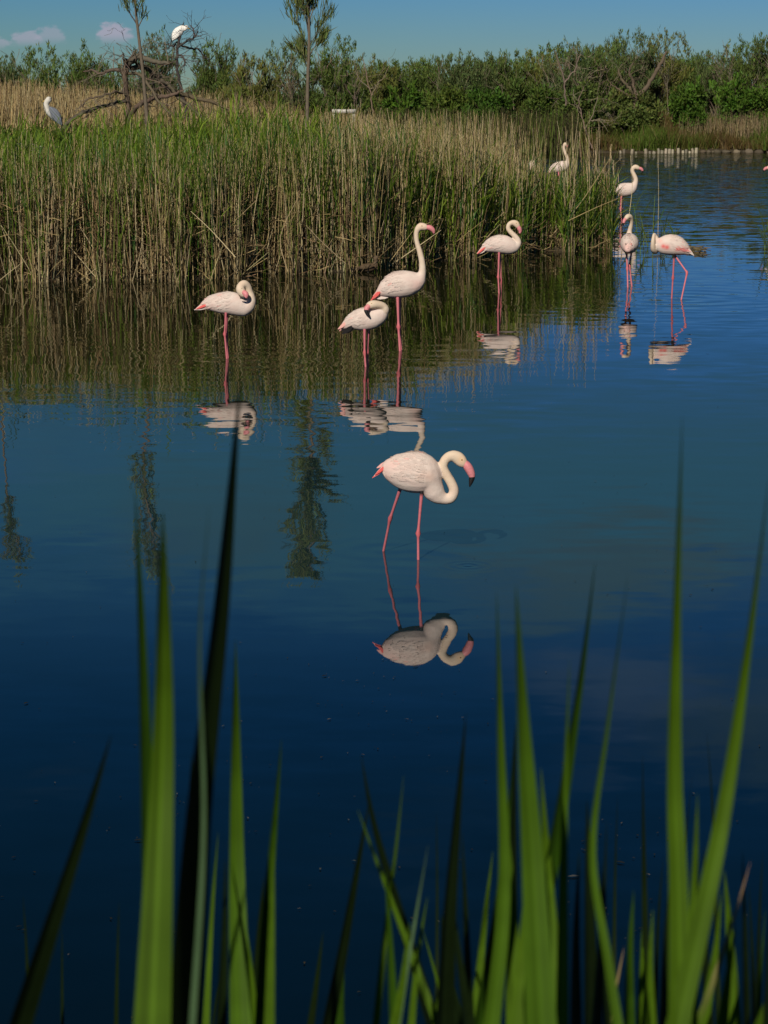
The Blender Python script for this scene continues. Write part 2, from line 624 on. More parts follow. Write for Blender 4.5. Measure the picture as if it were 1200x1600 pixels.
# broken pale stubble on the waterline
reed_dry(g, 1500, 0.8, 1.0, 0.22, 0.008, lean=0.22, cols=((PALE, 0.45), (TAN, 0.35), (BROWN, 0.2)))
reed_dry(g, 500, 0.5, 1.0, 0.40, 0.007, lean=0.5, cols=((PALE, 0.4), (TAN, 0.4), (BROWN, 0.2)))
tag(obj('reed_bed', g.mesh('reed_bed'), M_REED), 'dense bed of dry tan reed stalks standing along the water', 'reeds', kind='stuff')

g = Geo()
reed_green(g, 2100, 2.6, 1.0, 0.95, 0.014, 0.45, (GREEN, BLUEG, GREEN), xmin=-9, xmax=XM, per=5)
reed_green(g, 2000, 3.0, 1.0, 0.66, 0.017, 0.5, (GREEN, BLUEG, LIME), xmin=XM, per=6)
reed_green(g, 1300, 10.0, 1.0, 0.98, 0.018, 0.5, (GREEN, LIME, GREEN), xmin=-12, xmax=XR, per=6, off=1.0)
reed_green(g, 900, 20.0, 1.0, 1.0, 0.022, 0.5, (GREEN, LIME, GREEN), xmin=-14, xmax=XR - 0.6, per=8, off=5.0)
reed_green(g, 700, 6.0, 1.0, 0.85, 0.018, 0.5, (GREEN, BLUEG), xmin=XR, per=5, off=0.3)
tag(obj('green_reeds', g.mesh('green_reeds'), M_LEAF), 'fresh green reed shoots growing through the dry reed bed', 'reeds', kind='stuff')

# matted dead tangle low down
g = Geo()
n = 14000
x, y = stems_at(n, 1.8, 1.0)
z = ground_z(x, y) + rng.random(n) ** 1.3 * np.interp(px_of(x, y), [0, 600, 700, 960], [1.05, 0.9, 0.5, 0.3])
az = rng.uniform(0, 2 * math.pi, n)
e = rng.normal(0.5, 0.6, n)
d = np.stack([np.cos(az) * np.cos(e), np.sin(az) * np.cos(e) * 0.5, np.sin(e)], -1)
L = rng.uniform(0.1, 0.4, n)[:, None]
P = np.stack([x, y, z], -1)
C = np.stack([P, P + d * L * 0.5, P + d * L + rng.normal(0, 0.05, (n, 3))], 1)
pick = rng.choice(3, n, p=[0.55, 0.3, 0.15])
g.tubes(C, np.full((n, 3), 0.0045), jit((1, 1, 1), n, 0.3) * np.array([BROWN, DARKB, TAN])[pick], 3)
tag(obj('dead_stalk_tangle', g.mesh('dead_stalk_tangle'), M_REED), 'brown tangle of dead stalks low in the reed bed', 'reeds', kind='stuff')

# tan reeds on the land behind, seen over the green belt
g = Geo()
n = 8000
Yb = rng.uniform(73.5, 92, n)
pxb = rng.uniform(-160, 590, n)
xb = (pxb - 600) / F * Yb
z0 = ground_z(xb, Yb) - 0.05
top = 2.42 - (np.interp(pxb, [-160, 0, 120, 200, 330, 420, 505, 590], [128, 138, 145, 152, 158, 172, 186, 186]) - 150) / F * Yb + rng.normal(0, 0.2, n) - (Yb < 78) * rng.uniform(0, 0.7, n)
C = curve_stems(xb, Yb, z0, np.clip(top - z0, 0.3, 3), 0.05)
pick = rng.choice(3, n, p=[0.6, 0.25, 0.15])
g.tubes(C, 0.013 * np.ones((n, 1)) * np.array([[1, 0.95, 0.8, 0.4]]), jit((1, 1, 1), n, 0.25) * np.array([TAN, BROWN, PALE])[pick], 3)
tag(obj('tan_reeds', g.mesh('tan_reeds'), M_REED), 'band of tan reeds behind the heron and the dead tree', 'reeds', kind='stuff')

# lush herbs between
g = Geo()
n = 16000
Yb = 40 + 26 * rng.random(n)
pxb = rng.uniform(-160, 470, n)
xb = (pxb - 600) / F * Yb
z0 = ground_z(xb, Yb)
hh = rng.uniform(0.25, 1.0, n) * np.interp(pxb, [0, 300, 470], [1.5, 1.4, 1.35]) * np.interp(Yb, [40, 66], [1.0, 0.72])
az = rng.uniform(0, 2 * math.pi, n)
out = np.stack([np.cos(az), np.sin(az), np.zeros(n)], -1)
B = np.stack([xb, Yb, z0 + hh], -1)
L = rng.uniform(0.1, 0.3, n)[:, None]
C = np.stack([B, B + (out * 0.5 + [0, 0, 0.6]) * L, B + (out * 1.1 + [0, 0, 0.7]) * L], 1)
S = unit(np.cross(out, [0, 0, 1.0]) + rng.normal(0, 0.4, (n, 3)))
w = rng.uniform(0.02, 0.05, n)
g.strips(C, S, np.stack([w * 0.5, w, w * 0.1], 1), jit((0.085, 0.15, 0.022), n, 0.3, 0.1))
tag(obj('green_herbs', g.mesh('green_herbs'), M_LEAF), 'lush green herbs behind the front of the reed bed', 'herbs', kind='stuff')

# ------------------------------------------------------------------ single stalks that stand out
def stalk(name, pts, r, col, label, group=None, cat='reed stalk', leaves=0, lcol=GREEN):
    P = np.array([list(W(*p)) for p in pts])
    C = resample(catmull(P, 0.05), 8)
    root = thing(name, label, cat, C[0].tolist(), group)
    g = Geo()
    g.tubes(C[None], r * np.linspace(1, 0.45, 8)[None], np.asarray(col, float), 5)
    obj('stem', g.mesh('stem', C[0]), M_REED, root)
    for i in range(leaves):
        s = rng.uniform(0.15, 0.9)
        b = C[int(s * 7)]
        d = unit(np.array([rng.normal(0, 0.45), rng.normal(0, 0.3), 1.0]))
        L = rng.uniform(0.25, 0.5)
        g = Geo()
        cc = np.stack([b, b + d * L * 0.5, b + d * L + np.array([d[0] * 0.15, 0, -0.03])])
        g.strips(cc[None], unit(np.array([[1, rng.normal(0, 0.3), 0]])), np.array([[0.014, 0.016, 0.002]]), jit(lcol, 1, 0.2))
        obj('leaf', g.mesh('leaf', C[0]), M_LEAF, root)
    return root


TG = 'thin dry stalks leaning out at the tip of the reed bed'
TL = 'thin dry reed stalk at the open right tip of the reed bed'
for pts in [[(938, 380, 37.5), (936, 300, 37.5), (930, 235, 37.6)], [(948, 385, 37.3), (950, 300, 37.3), (955, 225, 37.4)],
            [(957, 386, 37.2), (958, 320, 37.2), (959, 250, 37.2)], [(925, 380, 38), (922, 300, 38), (916, 215, 38)],
            [(966, 388, 37.0), (967, 330, 37), (966, 272, 37)], [(912, 380, 38), (909, 290, 38), (905, 205, 38)],
            [(945, 384, 37.0), (940, 310, 37), (928, 255, 37)], [(930, 380, 37.6), (938, 300, 37.5), (945, 245, 37.3)],
            [(972, 388, 36.8), (970, 350, 36.8), (972, 300, 36.8)], [(953, 384, 37), (954, 330, 37), (952, 280, 37)],
            [(918, 380, 37.4), (926, 320, 37.3), (944, 265, 37)], [(960, 386, 37.4), (962, 300, 37.5), (953, 230, 37.6)]]:
    stalk('reed_stalk', pts, 0.007, jit(PALE, 1, 0.15)[0], TL, TG)
stalk('reed_stalk', [(858, 372, 36.4), (905, 320, 36.3), (955, 245, 36.2)], 0.008, (0.46, 0.36, 0.18), 'dry reed stalk slanting up to the right beside the flamingo at the reed tip')
stalk('reed_stalk', [(888, 345, 36.0), (930, 325, 36.0), (968, 309, 36.0)], 0.007, (0.46, 0.36, 0.16), 'yellow broken reed stalk lying nearly level below the flamingo at the reed tip')
stalk('reed_stalk', [(935, 290, 37.0), (952, 265, 37.0), (972, 246, 37.0)], 0.005, (0.4, 0.32, 0.2), 'short pale reed stalk leaning right over the blue open water')
stalk('reed_stalk', [(1028, 372, 37.2), (1029, 300, 37.2), (1028, 236, 37.2)], 0.004, PALE, 'tall thin dry stalk standing alone in open water right of the reeds')
stalk('reed_stalk', [(982, 345, 40), (988, 290, 40), (985, 243, 40)], 0.006, PALE, 'thin dry stalk crossing the neck of the flamingo at the reed tip')
stalk('reed_stalk', [(368, 402, 29.9), (330, 360, 30.0), (298, 330, 30.1)], 0.007, PALE, 'pale broken stalk lying diagonally across the left reed face')
stalk('reed_stalk', [(540, 412, 31.4), (505, 380, 31.3), (478, 352, 31.3)], 0.007, (0.42, 0.33, 0.2), 'pale broken stalk slanting down to the left of the duck')
stalk('reed_stalk', [(742, 398, 34.5), (718, 372, 34.4), (700, 352, 34.4)], 0.006, PALE, 'pale broken stalk slanting down beside the beak of the tall flamingo')
stalk('reed_stalk', [(450, 425, 30.9), (438, 370, 31), (470, 300, 31.1)], 0.007, (0.4, 0.31, 0.17), 'long tan stalk leaning right in the middle of the reed face')
stalk('reed_stalk', [(790, 330, 35.2), (765, 350, 35.1), (738, 368, 35.0)], 0.006, (0.38, 0.29, 0.15), 'tan broken stalk slanting above the flamingo with the curled neck')

SG = 'green reed shoots standing in the water right of the reed bed'
for k, (x, yb, yt) in enumerate([(994, 396, 318), (1005, 392, 335), (986, 400, 345), (1012, 388, 350), (1020, 390, 305), (1032, 386, 322), (1038, 382, 352), (1054, 383, 356), (978, 400, 368), (1000, 398, 372)]):
    p = G(x, yb)
    stalk('reed_shoot', [(x, yb + 4, p.y), (x + 1, (yb + yt) / 2, p.y), (x + rng.normal(0, 4), yt, p.y)], 0.006, jit(GREEN, 1)[0],
          'slim green reed shoot standing in the water beside the two right flamingos', SG, 'reed shoot', 3, (0.06, 0.10, 0.03))
for x, yb, yt in [(1195, 392, 352), (1201, 396, 345), (1206, 394, 350)]:
    p = G(x, yb)
    stalk('reed_shoot', [(x, yb + 4, p.y), (x, (yb + yt) / 2, p.y), (x - 2, yt, p.y)], 0.006, jit(GREEN, 1)[0],
          'green reed shoot cut by the right edge of the picture', 'green reed shoots at the right edge', 'reed shoot', 4, (0.05, 0.09, 0.03))

# drift of dead stalks behind the right flamingo
p0 = G(1087, 392)
g = Geo()
n = 46
a = rng.uniform(0, math.pi, n)
B = np.array(p0) + np.stack([rng.normal(0, 0.10, n), rng.normal(0, 0.25, n), rng.uniform(0.0, 0.06, n)], -1)
D = np.stack([np.cos(a), np.sin(a) * 0.6, rng.uniform(-0.05, 0.35, n)], -1) * rng.uniform(0.08, 0.26, n)[:, None]
g.tubes(np.stack([B - D * 0.5, B, B + D * 0.5], 1), np.full((n, 3), 0.007), jit((0.13, 0.10, 0.05), n, 0.3), 3)
tag(obj('stalk_drift', g.mesh('stalk_drift', p0), M_REED, None, p0), 'small brown drift of dead stalks floating behind the right flamingo', 'drift', kind='stuff')

# ------------------------------------------------------------------ woody plants
def grow(start, d, length, r, depth, out, spread=0.6, up=0.25, kids=(3, 5), wig=0.14, shrink=0.62, rmin=0.004):
    k = 6
    P = [np.array(start, float)]
    d = unit(np.array(d, float))
    for i in range(k - 1):
        d = unit(d + rng.normal(0, wig, 3) + np.array([0, 0, up * 0.12]))
        P.append(P[-1] + d * length / (k - 1))
    P = np.array(P)
    r1 = max(rmin, r * (0.5 if depth else 0.25))
    out.append((P, np.linspace(r, r1, k), depth))
    if depth <= 0:
        return
    for _ in range(random.randint(*kids)):
        s = rng.uniform(0.35, 1.0)
        i = min(k - 2, int(s * (k - 1)))
        b = P[i] + (P[i + 1] - P[i]) * rng.random()
        dd = unit(unit(P[i + 1] - P[i]) + rng.normal(0, spread, 3) + np.array([0, 0, up]))
        grow(b, dd, length * shrink * rng.uniform(0.7, 1.2), max(rmin, r * (1 - s * 0.5) * 0.6), depth - 1, out, spread, up, kids, wig, shrink, rmin)


def skeleton(g, sk, col, sides=5, v=0.15):
    C = np.stack([s[0] for s in sk])
    Rd = np.stack([s[1] for s in sk])
    g.tubes(C, Rd, jit(col, len(sk), v), sides)


def sprays(g, P, D, n, length, width, col, spread=0.5, up=0.5, v=0.3):
    """n leafy sprays near points P with main directions D"""
    i = rng.integers(0, len(P), n)
    d = unit(D[i] + rng.normal(0, spread, (n, 3)) + np.array([0, 0, up]))
    L = (length * rng.uniform(0.5, 1.4, n))[:, None]
    B = P[i] + rng.normal(0, length * 0.25, (n, 3))
    bend = rng.normal(0, 0.12, (n, 3))
    C = np.stack([B, B + d * L * 0.5 + bend * L * 0.3, B + d * L + bend * L], 1)
    S = unit(np.cross(d, rng.normal(0, 1, (n, 3))))
    w = width * rng.uniform(0.6, 1.4, n)
    g.strips(C, S, np.stack([w * 0.7, w, w * 0.15], 1), jit(col, n, v, 0.1))


def shrub(name, label, cat, px, Yd, top_py, half_w_px, col, group=None, leaf=(0.16, 0.036), n=8500, base_py=None, bare=0.3, tips=0.5, bark=(0.12, 0.095, 0.07), stems=7, round_=False):
    """multi-stemmed bush: stems and twigs under a crown of small sprays"""
    x = (px - 600) / F * Yd
    z0 = float(ground_z(x, Yd))
    ztop = W(px, top_py + (0 if round_ else 8), Yd).z
    h = ztop - z0
    hw = half_w_px / F * Yd
    root = thing(name, label, cat, (x, Yd, z0), group)
    sk = []
    for i in range(stems):
        a = rng.uniform(0, 2 * math.pi)
        s = rng.uniform(0.1, 0.75)
        d = np.array([math.cos(a) * s * hw / h * 1.6, math.sin(a) * s * hw / h * 1.2, 1.0])
        grow((x + rng.normal(0, hw * 0.2), Yd + rng.normal(0, hw * 0.2), z0 - 0.1), d, h * rng.uniform(0.42, 0.6), 0.022 * h / 3 + 0.012, 2, sk, 0.42, 0.35, (3, 4), 0.10, 0.6, 0.009)
    g = Geo()
    skeleton(g, sk, bark, 4, 0.25)
    obj('trunk', g.mesh('trunk', (x, Yd, z0)), M_BARK, root)
    tipP = np.concatenate([s[0][2:] for s in sk if s[2] <= 1])
    tipD = np.concatenate([np.gradient(s[0], axis=0)[2:] for s in sk if s[2] <= 1])
    tipD = unit(tipD)
    # lobes fill out the crown unevenly
    m = 26
    a = rng.uniform(0, 2 * math.pi, m)
    u = rng.random(m)
    rr = np.sqrt(rng.random(m)) * hw * 0.85
    lob = np.stack([x + np.cos(a) * rr, Yd + np.sin(a) * rr * 0.8, z0 + h * (0.18 + 0.66 * u * np.sqrt(np.clip(1 - (rr / hw) ** 2 * 0.75, 0, 1)))], -1)
    ls = rng.uniform(0.18, 0.34, m) * min(hw, h * 0.6)
    cnt = int(n * 0.65)
    li = rng.integers(0, m, cnt)
    o = unit(rng.normal(0, 1, (cnt, 3))) * (rng.random(cnt) ** 0.5)[:, None]
    LP = lob[li] + o * ls[li][:, None] * np.array([1.1, 1.1, 1.25])
    g = Geo()
    lc = jit((1, 1, 1), m, 0.16, 0.05)[li]
    d = unit(o * (1.0 if round_ else 0.5) + rng.normal(0, 0.4, (cnt, 3)) + np.array([0, 0, 0.3 if round_ else 0.9]))
    L = (leaf[0] * rng.uniform(0.5, 1.4, cnt))[:, None]
    C = np.stack([LP, LP + d * L * 0.55, LP + d * L + rng.normal(0, 0.02, (cnt, 3))], 1)
    S = unit(np.cross(d, rng.normal(0, 1, (cnt, 3))))
    w = leaf[1] * rng.uniform(0.6, 1.4, cnt)
    g.strips(C, S, np.stack([w * 0.7, w, w * 0.2], 1), jit(col, cnt, 0.22, 0.08) * lc)
    ins = (tipP[:, 2] < ztop + 0.15)
    sprays(g, tipP[ins], tipD[ins], int(n * 0.35), leaf[0] * 1.3, leaf[1] * 0.8, col, 0.4, 0.7)
    # upright tips over the crown
    kt = int(34 * tips)
    a = rng.uniform(0, 2 * math.pi, kt)
    rr = np.sqrt(rng.random(kt)) * hw * 0.9
    zt = z0 + h * (0.62 + 0.33 * np.sqrt(np.clip(1 - (rr / hw) ** 2, 0, 1))) * rng.uniform(0.9, 1.1, kt)
    tp = np.stack([x + np.cos(a) * rr, Yd + np.sin(a) * rr * 0.8, zt], -1)
    per = 26
    s = rng.random((kt, per))
    lean = rng.normal(0, 0.22, (kt, 1, 2))
    ln = rng.uniform(0.3, 0.75, (kt, 1)) * h * 0.22
    pp = np.repeat(tp[:, None, :], per, 1)
    pp[..., :2] += lean * (s * ln)[..., None]
    pp[..., 2] += (s - 0.35) * ln
    pp = pp.reshape(-1, 3) + rng.normal(0, 0.03, (kt * per, 3))
    if kt:
        sprays(g, pp, np.tile([[0, 0, 1.0]], (len(pp), 1)), len(pp), leaf[0] * 0.8, leaf[1] * 0.9, col, 0.5, 0.5)
    obj('crown', g.mesh('crown', (x, Yd, z0)), M_LEAF, root)
    if bare > 0:
        sk = []
        for i in range(int(5 * bare) + 1):
            a = rng.uniform(0, 2 * math.pi)
            grow((x + rng.normal(0, hw * 0.3), Yd - abs(rng.normal(0, hw * 0.35)), z0 + h * 0.1), (math.cos(a) * 0.35, -0.15, 1), h * rng.uniform(0.45, 0.65), 0.022, 2, sk, 0.45, 0.2, (2, 4), 0.12, 0.55, 0.008)
        g = Geo()
        skeleton(g, sk, (0.20, 0.165, 0.12), 4, 0.2)
        obj('bare_twigs', g.mesh('bare_twigs', (x, Yd, z0)), M_BARK, root)['kind'] = 'stuff'
    return root


TAM, TAM2, OLIVE, VIVID = (0.105, 0.155, 0.036), (0.105, 0.145, 0.050), (0.145, 0.16, 0.040), (0.080, 0.155, 0.020)
LG, RG = 'tamarisks behind the left reeds', 'tamarisks in the row on the far bank'
for px, Yd, top, hw, c, lab in [(-60, 92, 88, 62, TAM2, 'tamarisk beyond the left edge, only its right side in view'), (38, 94, 84, 44, TAM2, 'thin grey-green tamarisk above the heron, first from the left edge'),
                                (88, 92, 72, 46, TAM, 'dense tamarisk just left of the small round cloud'), (140, 94, 74, 46, TAM, 'dense tamarisk right below the small round cloud'),
                                (186, 98, 104, 40, TAM, 'low tamarisk directly behind the dead tree trunk'), (30, 104, 96, 60, TAM, 'dim low tamarisk behind the leftmost tamarisks')]:
    shrub('tamarisk', lab, 'tamarisk', px, Yd, top, hw, c, LG, bare=0.5, tips=0.9)
shrub('tamarisk', 'grey-green tamarisk with twiggy top behind the dead tree, below the egret', 'tamarisk', 252, 88, 55, 40, TAM2, None, bare=0.8, tips=0.9)
shrub('tamarisk', 'rounded dark tamarisk just right of the egret', 'tamarisk', 338, 92, 64, 44, TAM, None, bare=0.2, tips=0.7)
shrub('tamarisk', 'low twiggy bush between the dead tree and the slender leafy sapling', 'tamarisk', 398, 90, 84, 50, OLIVE, None, bare=1.0, tips=0.9)
shrub('tamarisk', 'grey tamarisk full of bare twigs left behind the slender leafy sapling', 'tamarisk', 446, 94, 68, 44, TAM2, None, bare=1.4, tips=0.9, n=3000)
shrub('tamarisk', 'tall twiggy tamarisk right behind the slender leafy sapling', 'tamarisk', 522, 96, 58, 48, TAM, None, bare=1.4, tips=0.8)
RL = 'dim feathery tamarisk in the back of the row on the far bank'
for px, Yd, top, hw, c, lab in [(575, 106, 88, 52, OLIVE, 'olive tamarisk behind the grey bare shrub right of the white plank'), (628, 108, 88, 50, TAM, 'low even-topped tamarisk above the bright green rounded bush'),
                                (672, 110, 90, 46, TAM, 'lowest tamarisk at the dip of the treeline in the middle'), (712, 106, 84, 44, TAM2, 'tamarisk with upright tips just right of the treeline dip'),
                                (752, 108, 82, 42, TAM2, 'tamarisk above the dark green rounded bush'), (795, 108, 80, 42, TAM, 'tamarisk left of the pale bare branches, directly above the looped-neck flamingo'),
                                (838, 110, 78, 40, OLIVE, 'olive tamarisk touching the pale bare branches on their left'), (1082, 116, 82, 44, TAM, 'tamarisk behind the small vivid rounded bush, at the right dip of the treeline'),
                                (1112, 112, 76, 36, TAM2, 'narrow tamarisk between the right treeline dip and the tall dense tamarisk'),
                                (860, 116, 74, 50, TAM, RL), (930, 118, 70, 60, TAM2, RL), (1000, 123, 84, 80, TAM, RL), (1090, 124, 92, 80, TAM, RL), (1180, 123, 86, 80, TAM2, RL), (1270, 123, 86, 80, TAM, RL), (1040, 119, 100, 60, TAM2, RL), (690, 118, 92, 80, TAM, RL), (560, 118, 92, 80, TAM2, RL), (780, 120, 88, 70, TAM, RL)]:
    shrub('tamarisk', lab, 'tamarisk', px, Yd, top, hw, c, RG, bare=0.45, tips=1.0, **(dict(n=4500, leaf=(0.22, 0.055)) if lab == RL else {}))
shrub('tamarisk', 'tamarisk with pale bare branches right of the gap above the far flamingos', 'tamarisk', 882, 107, 66, 44, TAM2, None, bare=2.2, tips=0.8)
shrub('tamarisk', 'tall spiky tamarisk left of the leaning forked trunk on the far bank', 'tamarisk', 932, 108, 62, 40, TAM, None, bare=1.4, tips=1.0)
shrub('tamarisk', 'tallest spiky tamarisk above the leaning forked trunk on the far bank', 'tamarisk', 982, 111, 46, 42, TAM2, None, bare=0.8, tips=1.2)
shrub('tamarisk', 'broad tamarisk with thin bare top right of the leaning forked trunk', 'tamarisk', 1035, 112, 50, 40, OLIVE, None, bare=1.0, tips=1.0)
shrub('tamarisk', 'tall dense tamarisk near the right edge of the far bank', 'tamarisk', 1150, 110, 58, 40, TAM, None, bare=1.0, tips=0.9)
shrub('tamarisk', 'highest dark tamarisk cut by the right edge of the picture', 'tamarisk', 1205, 110, 34, 46, TAM, None, bare=0.5, tips=0.9)
shrub('tamarisk', 'tamarisk beyond the right edge of the picture', 'tamarisk', 1290, 112, 56, 60, TAM, None, bare=0.3, tips=0.9)
V = dict(leaf=(0.13, 0.07), bare=0, tips=0, round_=True, stems=5, bark=(0.09, 0.07, 0.05))
shrub('round_bush', 'bright green rounded bush below the tamarisks in mid far bank', 'bush', 640, 102, 128, 44, VIVID, None, n=5200, **V)
shrub('round_bush', 'dark green rounded bush behind the tan reed tops, right of the middle', 'bush', 758, 102, 126, 46, (0.06, 0.125, 0.018), None, n=5200, **V)
shrub('round_bush', 'olive green low bush between the two mid far bank bushes', 'bush', 700, 103, 122, 42, (0.10, 0.15, 0.026), None, n=5200, **V)
shrub('round_bush', 'small vivid green rounded bush right of the leaning forked trunk', 'bush', 1070, 105, 122, 33, VIVID, None, n=5200, **V)
shrub('round_bush', 'wide vivid green bush at the right edge of the far bank', 'bush', 1150, 106, 114, 42, VIVID, None, n=5200, **V)
shrub('round_bush', 'vivid green bush cut by the right edge of the picture', 'bush', 1214, 106, 116, 44, VIVID, None, n=5200, **V)
shrub('round_bush', 'grey-green low bush left of the leaning forked trunk', 'bush', 905, 103, 122, 48, (0.105, 0.15, 0.035), None, n=5200, **V)
shrub('round_bush', 'grey-green low bush under the leaning forked trunk', 'bush', 985, 104, 136, 44, (0.12, 0.16, 0.04), None, n=5200, **V)
shrub('round_bush', 'dark low bush behind the tan reed tops under the pale bare branches', 'bush', 835, 103, 126, 44, (0.075, 0.12, 0.022), None, n=5200, **V)
shrub('round_bush', 'dark low bush behind the white plank', 'bush', 560, 102, 126, 50, (0.08, 0.115, 0.025), None, n=5200, **V)
shrub('round_bush', 'brown-green low bush left of the white plank', 'bush', 470, 98, 130, 50, (0.11, 0.115, 0.03), None, n=5200, **V)


def limbs(name, label, cat, specs, col, Yd, base, twigs=0, group=None, tw_len=0.5, tw_r=0.01, hang=0.1, tw_depth=1):
    """a leafless tree drawn limb by limb: specs are lists of (px, py, dY, radius px)"""
    root = thing(name, label, cat, tuple(base), group)
    px2m = Yd / F
    for li, sp in enumerate(specs):
        P = np.array([list(W(a, b, Yd + c)) + [r * px2m] for a, b, c, r in sp])
        Q = resample(catmull(P, 0.05), max(6, len(sp) * 4))
        Q[1:-1, :3] += rng.normal(0, px2m * 0.7, (len(Q) - 2, 3))
        g = Geo()
        g.tubes(Q[None, :, :3], Q[None, :, 3], jit(col, 1, 0.1), 7)
        obj('trunk' if li == 0 else 'limb', g.mesh('limb', base, True), M_BARK, root)
        if twigs:
            sk = []
            for _ in range(int(twigs * (0.5 if li == 0 else 1))):
                i = rng.integers(len(Q) // 4, len(Q))
                d = rng.normal(0, 1, 3)
                d[1] *= 0.6
                d[2] = d[2] * 0.7 - hang
                grow(Q[i, :3], d, tw_len * rng.uniform(0.4, 1.3), min(Q[i, 3] * 0.6, tw_r), tw_depth, sk, 0.6, -hang * 0.4, (1, 3), 0.2, 0.6, 0.0045)
            g = Geo()
            skeleton(g, sk, tuple(np.asarray(col) * 1.25), 4, 0.25)
            obj('twigs', g.mesh('twigs', base), M_BARK, root)['kind'] = 'stuff'
    return root


def c3(x, y, dy=0.0, r=2.0):
    return (x / 3.0, y / 3.0, dy, r)


# dead tree the heron sits by
DT = 72.0
base = W(203, 215, DT)
base.z = float(ground_z(base.x, DT))
limbs('dead_tree', 'gnarled leafless dead tree with sprawling limbs beside the grey heron', 'tree', [
    [c3(606, 700, 0, 4.6), c3(606, 600, 0, 4.4), c3(600, 500, 0.1, 4.0), c3(592, 410, 0, 4.2), c3(586, 350, -0.1, 4.6), c3(600, 300, 0, 5.0), c3(640, 280, 0.1, 4.6)],
    [c3(600, 300, 0, 4.5), c3(640, 268, -0.2, 4.5), c3(700, 280, -0.4, 4.0), c3(760, 296, -0.6, 3.2), c3(826, 292, -0.8, 1.2)],
    [c3(610, 320, 0.1, 4.2), c3(680, 315, 0.4, 4.0), c3(740, 365, 0.6, 3.8), c3(790, 415, 0.8, 4.0), c3(860, 440, 1.0, 3.8), c3(930, 465, 1.1, 3.2), c3(1010, 485, 1.2, 2.5), c3(1070, 515, 1.4, 1.4)],
    [c3(590, 470, 0, 3.0), c3(520, 488, -0.3, 2.8), c3(440, 508, -0.6, 3.0), c3(370, 538, -0.8, 3.2), c3(310, 585, -1.0, 3.0), c3(280, 620, -1.0, 2.6)],
    [c3(575, 335, 0, 3.6), c3(530, 326, 0.2, 2.8), c3(470, 345, 0.4, 2.2), c3(430, 330, 0.6, 1.6), c3(390, 336, 0.7, 0.8)],
    [c3(612, 540, 0.1, 3.6), c3(660, 485, -0.3, 3.8), c3(720, 462, -0.6, 3.6), c3(790, 448, -0.9, 2.8), c3(860, 425, -1.0, 1.6)],
    [c3(740, 360, 0.5, 3.0), c3(790, 400, -0.3, 2.8), c3(830, 450, -0.8, 2.6), c3(900, 510, -1.2, 2.4), c3(960, 560, -1.5, 2.0), c3(1020, 600, -1.6, 1.2)],
    [c3(600, 345, 0, 2.6), c3(650, 350, -0.6, 2.4), c3(700, 400, -1.0, 2.2), c3(740, 470, -1.2, 2.0), c3(800, 530, -1.4, 1.6), c3(900, 560, -1.5, 1.0)],
    [c3(605, 300, 0, 2.4), c3(590, 280, -0.2, 2.0), c3(584, 300, -0.3, 1.6), c3(575, 245, -0.4, 0.7)],
    [c3(600, 290, 0, 2.2), c3(620, 262, -0.2, 1.6), c3(640, 232, -0.3, 0.6)],
    [c3(640, 300, 0.2, 2.6), c3(700, 330, 0.8, 2.4), c3(720, 420, 1.0, 2.0), c3(690, 500, 1.0, 1.6), c3(680, 580, 1.0, 1.2)],
    [c3(590, 440, 0, 2.0), c3(540, 430, -0.5, 1.8), c3(480, 450, -0.8, 1.5), c3(410, 465, -1.0, 1.2), c3(385, 500, -1.0, 0.7)],
], (0.115, 0.095, 0.068), DT, base, twigs=10, tw_len=0.75, tw_r=0.015, hang=0.45, tw_depth=2)

# dead branches that carry the egret
ET = 76.0
base = W(277, 150, ET)
base.z = float(ground_z(base.x, ET))
limbs('dead_snag', 'dark dead snag with forked top holding the white egret', 'tree', [
    [c3(880, 560, 0.2, 3.0), c3(850, 420, 0.1, 2.6), c3(830, 320, 0, 2.4), c3(830, 240, 0, 2.2), c3(838, 190, 0, 1.8), c3(850, 150, 0, 1.3), c3(862, 105, 0, 0.7)],
    [c3(832, 225, 0, 1.9), c3(870, 195, -0.1, 1.7), c3(905, 180, -0.2, 1.3), c3(930, 145, -0.2, 0.7)],
    [c3(836, 205, 0, 1.7), c3(880, 225, 0.2, 1.6), c3(930, 235, 0.4, 1.3), c3(985, 290, 0.6, 0.7)],
    [c3(832, 260, 0, 1.5), c3(852, 262, -0.2, 1.4), c3(875, 310, -0.3, 0.7)],
    [c3(838, 190, 0, 1.3), c3(812, 215, 0.2, 1.1), c3(790, 205, 0.2, 0.6)],
    [c3(905, 180, -0.2, 1.0), c3(910, 140, -0.1, 0.9), c3(890, 118, 0, 0.5)],
], (0.06, 0.05, 0.045), ET, base, twigs=8, tw_len=0.7, tw_r=0.014, hang=0.0, tw_depth=1)

# leaning forked trunk on the far bank
FT = 104.0
base = W(993, 158, FT)
base.z = float(ground_z(base.x, FT))
limbs('forked_tree', 'leaning forked grey trunk standing among the far bank bushes', 'tree', [
    [(990, 175, 0, 4.0), (992, 155, 0, 3.8), (1008, 140, 0, 3.6), (1022, 118, 0, 3.2), (1034, 96, 0, 2.8), (1042, 80, 0, 1.6)],
    [(992, 158, 0, 3.0), (984, 140, -0.2, 2.6), (972, 125, -0.2, 2.2), (966, 108, -0.2, 1.2)],
    [(994, 152, 0, 2.6), (990, 130, 0.3, 2.2), (984, 112, 0.3, 1.8), (990, 98, 0.3, 0.9)],
    [(992, 162, 0, 2.0), (980, 148, -0.3, 1.8), (968, 140, -0.4, 1.3), (955, 132, -0.4, 0.7)],
], (0.115, 0.092, 0.062), FT, base, twigs=7, tw_len=0.9, tw_r=0.012, hang=-0.4, tw_depth=1)

